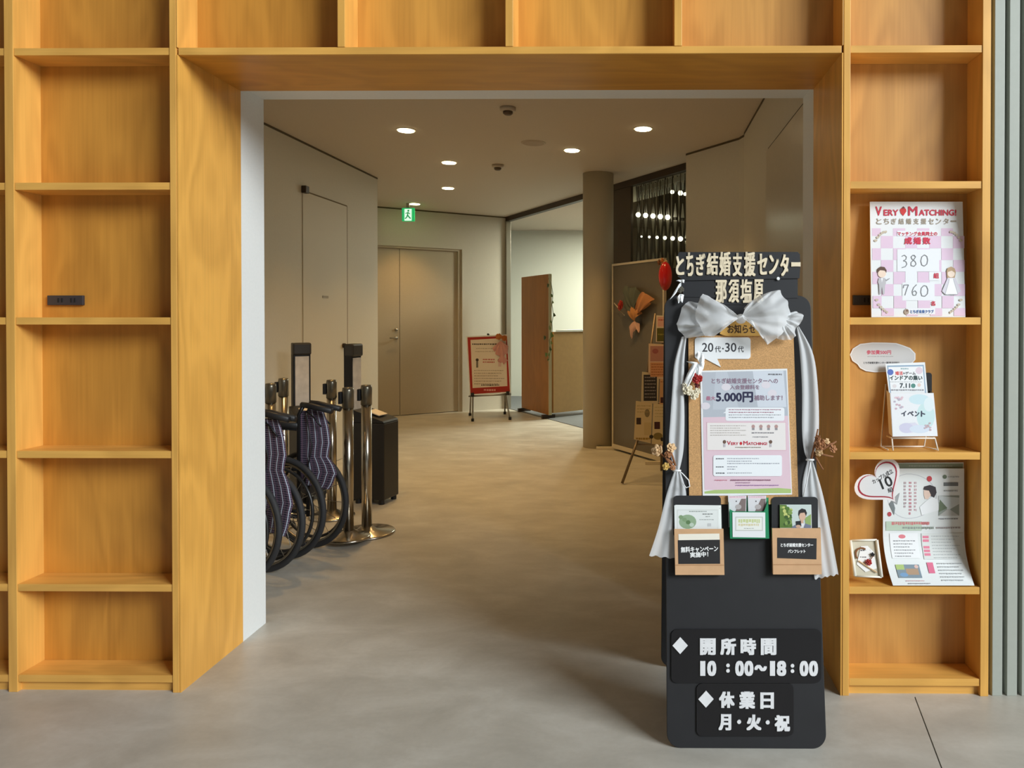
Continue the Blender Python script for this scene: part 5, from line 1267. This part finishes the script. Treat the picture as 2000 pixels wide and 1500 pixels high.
def mkE(p):
    p.poly([(1732.5, 714), (1804, 712.5), (1809, 768), (1738, 768)], (150, 176, 200)); p.poly([(1735, 717), (1802, 715.5), (1806.5, 768), (1740, 768)], (240, 243, 246))
    p.oval(1739, 727, 6, 6, (84, 112, 190)); p.oval(1795, 724, 7, 7, (226, 210, 222)); p.dashes(1759, 1774, 719, 3, (150, 180, 186)); p.text('婚活', 1748.5, 725.5, 1763, 732.5, (214, 84, 84), .35); p.text('×ゲーム', 1764, 726, 1788, 732, (60, 60, 66), .3)
    p.text('インドアの集い', 1737.5, 733.5, 1801, 742.5, (44, 66, 66), .5); p.dashes(1738, 1802, 745.5, 1, (170, 174, 178)); p.text('7.11', 1757.5, 749, 1777, 757.5, (44, 58, 66), .5); p.oval(1783.5, 753.5, 4.5, 4.5, (80, 140, 130)); p.oval(1747, 754, 4, 3.6, (226, 220, 222)); p.oval(1795, 752, 3.4, 3.6, (232, 208, 200)); p.dashes(1740, 1804, 760.5, 3, (150, 150, 156))
leaflet([(1729, 710.5), (1806.5, 707.5), (1813, 780), (1738, 782)], (238, 243, 246), mkE, 'event flyer standing in the white watercolour box', 'flyers in the bookcase', Mfl, nX, 0)
tag(outline('backing_card', rounded(1800, 728, 1820, 790, 5), lambda a, b: atY(a, b, D + .092), NF, .003, M_BLACK), 'black card edge showing behind the event flyer', 'backing card')
# heart sign
hs = thing('heart_sign', 'white heart shaped sign with a red inner outline', 'sign', atY(1750, 980, D + .05))
Mh = lambda a, b: atY(a, b, D + .052)
def heart(s_, cx0=1717, cy0=940, rot=-38):
    pts = []
    for k in range(48):
        t_ = 2 * PI * k / 48; x_ = 16 * math.sin(t_) ** 3; y_ = -(13 * math.cos(t_) - 5 * math.cos(2 * t_) - 2 * math.cos(3 * t_) - math.cos(4 * t_))
        x_ *= 3.15 * s_; y_ = (y_ + 1.5) * 2.85 * s_; a_ = math.radians(rot)
        pts.append((cx0 + x_ * math.cos(a_) - y_ * math.sin(a_), cy0 + x_ * math.sin(a_) + y_ * math.cos(a_)))
    return pts
outline('card', heart(1.0), Mh, NF, .002, mat('heart_white', (240, 232, 232), .5), hs)
pr = Print(Mh, NF); pr.poly(heart(.84), (228, 228, 230)); pr.ring(heart(.87), heart(.80), (166, 36, 56))
pr.text('カップル成立', 1701, 926, 1746, 935, (60, 56, 58), .3, 30); pr.text('10', 1719, 932, 1742, 952, (34, 32, 34), .7, 22); pr.text('組', 1733.5, 952, 1744, 961, (60, 56, 58), .3, 20); pr.build(hs)
# curled information sheets
yTop, yBot = D + .098, D + .006
def cur(py): 
    t_ = max(0.0, (py - 1030) / 113.0); return yTop - .012 * (py - 900) / 240 - (yTop - .012 - yBot) * t_ ** 1.7
Mc = lambda a, b: atY(a + (max(0, (b - 1040) / 103.0) ** 1.8) * 20.0, b, cur(b))
sh = thing('information_sheet', 'curled printed information sheet leaning inside the right bookcase', 'sheet', atY(1820, 1143, yBot))
sheet('paper', [(1725, 915), (1883, 915), (1883, 1143.5), (1724, 1143.5)], Mc, NF, .0015, mat('sheet_paper', (232, 236, 236), .45), sh, 2, 24)
pr = Print(Mc, NF)
GT = (150, 152, 156)
pr.ring([(1756 + 46 * math.cos(a_) * (1.2 if math.cos(a_) > 0 else .9) + 18, 969 + 44 * math.sin(a_)) for a_ in [2 * PI * k / 30 for k in range(30)]], [(1756 + 44.8 * math.cos(a_) * (1.2 if math.cos(a_) > 0 else .9) + 18, 969 + 42.8 * math.sin(a_)) for a_ in [2 * PI * k / 30 for k in range(30)]], (198, 200, 206))
for x_, nn_, cl in ((1785, 9, (196, 160, 166)), (1775, 10, (200, 140, 150)), (1765, 8, (186, 168, 172))):
    for q in range(nn_): pr.dashes(x_, x_ + 5, 941 + 6.6 * q, 4.6, cl)
pr.oval(1815, 935, 5, 5.5, (200, 70, 76)); pr.oval(1737, 1004, 4, 4.5, (186, 70, 80))
pr.poly([(1803, 956), (1805, 950), (1816, 947), (1827, 951), (1829, 962), (1824, 972), (1817, 968), (1814, 958)], (58, 52, 56)); pr.poly([(1804, 957), (1814, 958), (1818, 967), (1812, 975), (1806, 974), (1804, 966)], (232, 204, 188)); pr.poly([(1808, 979), (1820, 970), (1832, 976), (1834, 996), (1800, 1006), (1796, 990)], (242, 244, 246))
pr.poly([(1736, 984), (1743, 976), (1748, 992), (1746, 1006)], (120, 128, 130)); pr.poly([(1741, 978), (1757, 962), (1752, 985)], (160, 164, 166))
pr.oval(1845, 931, 4, 4, (110, 124, 104)); pr.dashes(1851, 1874, 930, 3, (190, 192, 194)); pr.rect(1843, 942, 1871, 949, (118, 122, 124)); pr.dashes(1843, 1870, 957, 3, (160, 162, 164))
pr.rect(1833, 968, 1873, 1007, (150, 158, 150)); pr.poly([(1833, 968), (1873, 972), (1873, 984), (1852, 996), (1833, 980)], (206, 212, 212)); pr.poly([(1833, 1007), (1852, 993), (1873, 1007)], (196, 196, 192)); pr.poly([(1835, 975), (1850, 992), (1833, 1000)], (110, 124, 100))
pr.dashes(1833, 1872, 1012, 2.4, (150, 150, 154))
pr.rect(1730, 1018, 1800, 1036, (190, 208, 188)); pr.dashes(1741, 1815, 1019, 6.5, (206, 124, 126)); pr.dashes(1762, 1825, 1028.5, 5, (150, 158, 150)); pr.dashes(1828, 1876, 1029, 3.6, (170, 160, 160))
pr.rect(1737, 1041, 1792, 1090, (242, 244, 246)); pr.oval(1761, 1047.5, 7, 4, (226, 130, 140))
for k in range(6): pr.dashes(1743, 1786 - 6 * (k % 3), 1055 + 6 * k, 2.2, GT)
pr.rect(1799, 1041, 1880, 1092, (222, 226, 224), 6)
for k, y_ in enumerate((1046, 1053, 1066, 1073, 1080)): pr.rect(1801, y_, 1813, y_ + 5, (230, 130, 156))
for k in range(8): pr.dashes(1818, 1872 - 8 * (k % 3), 1046 + 6 * k, 2, (186, 190, 190))
pr.rect(1802, 1098, 1814, 1119, (226, 112, 146), 3)
for k in range(6): pr.dashes(1822, 1870 - 5 * (k % 2), 1099 + 6.5 * k, 2.4, (178, 182, 184))
pr.rect(1740, 1102, 1786, 1128, (128, 146, 158), 4); pr.rect(1740, 1102, 1756, 1112, (176, 200, 120), 2); pr.rect(1758, 1110, 1782, 1122, (178, 148, 120), 2); pr.oval(1752, 1122, 8, 4, (120, 160, 200)); pr.oval(1780, 1106, 4, 3.4, (226, 190, 180))
pr.dashes(1752, 1788, 1133, 1.6, (206, 160, 166)); pr.dashes(1755, 1800, 1138, 2, (160, 160, 164))
pr.build(sh)
s2 = thing('information_sheet', 'second sheet with a green band behind the curled information sheet', 'sheet', atY(1820, 1000, D + .108))
Mg2 = lambda a, b: atY(a, b, D + .110)
sheet('paper', [(1735, 904), (1882, 903), (1882, 1000), (1735, 1000)], Mg2, NF, .001, mat('sheet_paper', (232, 236, 236), .45), s2)
pr = Print(Mg2, NF); pr.rect(1737, 905, 1881, 919, (150, 166, 146)); pr.dashes(1775, 1860, 908.5, 4, (176, 188, 172)); pr.build(s2)
# small picture frame with charms
Mpf = lambda a, b: atY(a, b, D + .02 + .04 * (1126 - b) / 72)
nP = V((0, -1, .3)).normalized()
pf = thing('picture_frame', 'tiny white picture frame with charms beside the curled sheet', 'picture frame', Mpf(1695, 1126))
TL, TR, BR, BL = (1660, 1055.5), (1711.5, 1054.5), (1721, 1127), (1669, 1125)
sheet('backing', [TL, TR, BR, BL], Mpf, nP, .004, mat('frame_backing', (206, 198, 176), .7), pf)
for a_, b_, r_ in ((TL, BL, .006), (TR, BR, .006), (TL, TR, .0035), (BL, BR, .0035)): MB().tube([Mpf(*a_) + nP * .004, Mpf(*b_) + nP * .004], r_, 8).build('frame_bar', mat('frame_cream', (240, 236, 222), .5), pf, True)
pr = Print(lambda a, b: Mpf(a, b) + nP * .002, nP); pr.poly([(1681, 1067), (1694, 1066), (1706, 1078), (1712, 1110), (1690, 1117), (1673, 1102)], (244, 242, 240)); pr.dashes(1680, 1700, 1074, 3, (70, 66, 70)); pr.dashes(1679, 1692, 1087, 2.4, (120, 116, 116)); pr.build(pf, 'note_card')
bloom(Mpf(1695, 1098) + nP * .006, .012, M_ROSE, pf, nP, 6, 2, 'rose_charm'); bloom(Mpf(1703, 1083) + nP * .006, .008, M_BLACK, pf, nP, 5, 2, 'black_charm')
MB().tube([Mpf(1704, 1086) + nP * .008, Mpf(1698, 1094) + nP * .008, Mpf(1687, 1100) + nP * .006], .0015, 6).build('wire', M_TWIG, pf)
MB().tube(arc_pts(Mpf(1683, 1083) + nP * .005, V((1, 0, 0)), V((0, nP.z, -nP.y)), .022, 20)[3:13], .003, 6).build('twig_ring', M_TWIG, pf)
MB().tube([Mpf(1676, 1095) + nP * .006, Mpf(1692, 1106) + nP * .006, Mpf(1712, 1118) + nP * .006], .002, 6).build('twig', M_DRY2, pf)
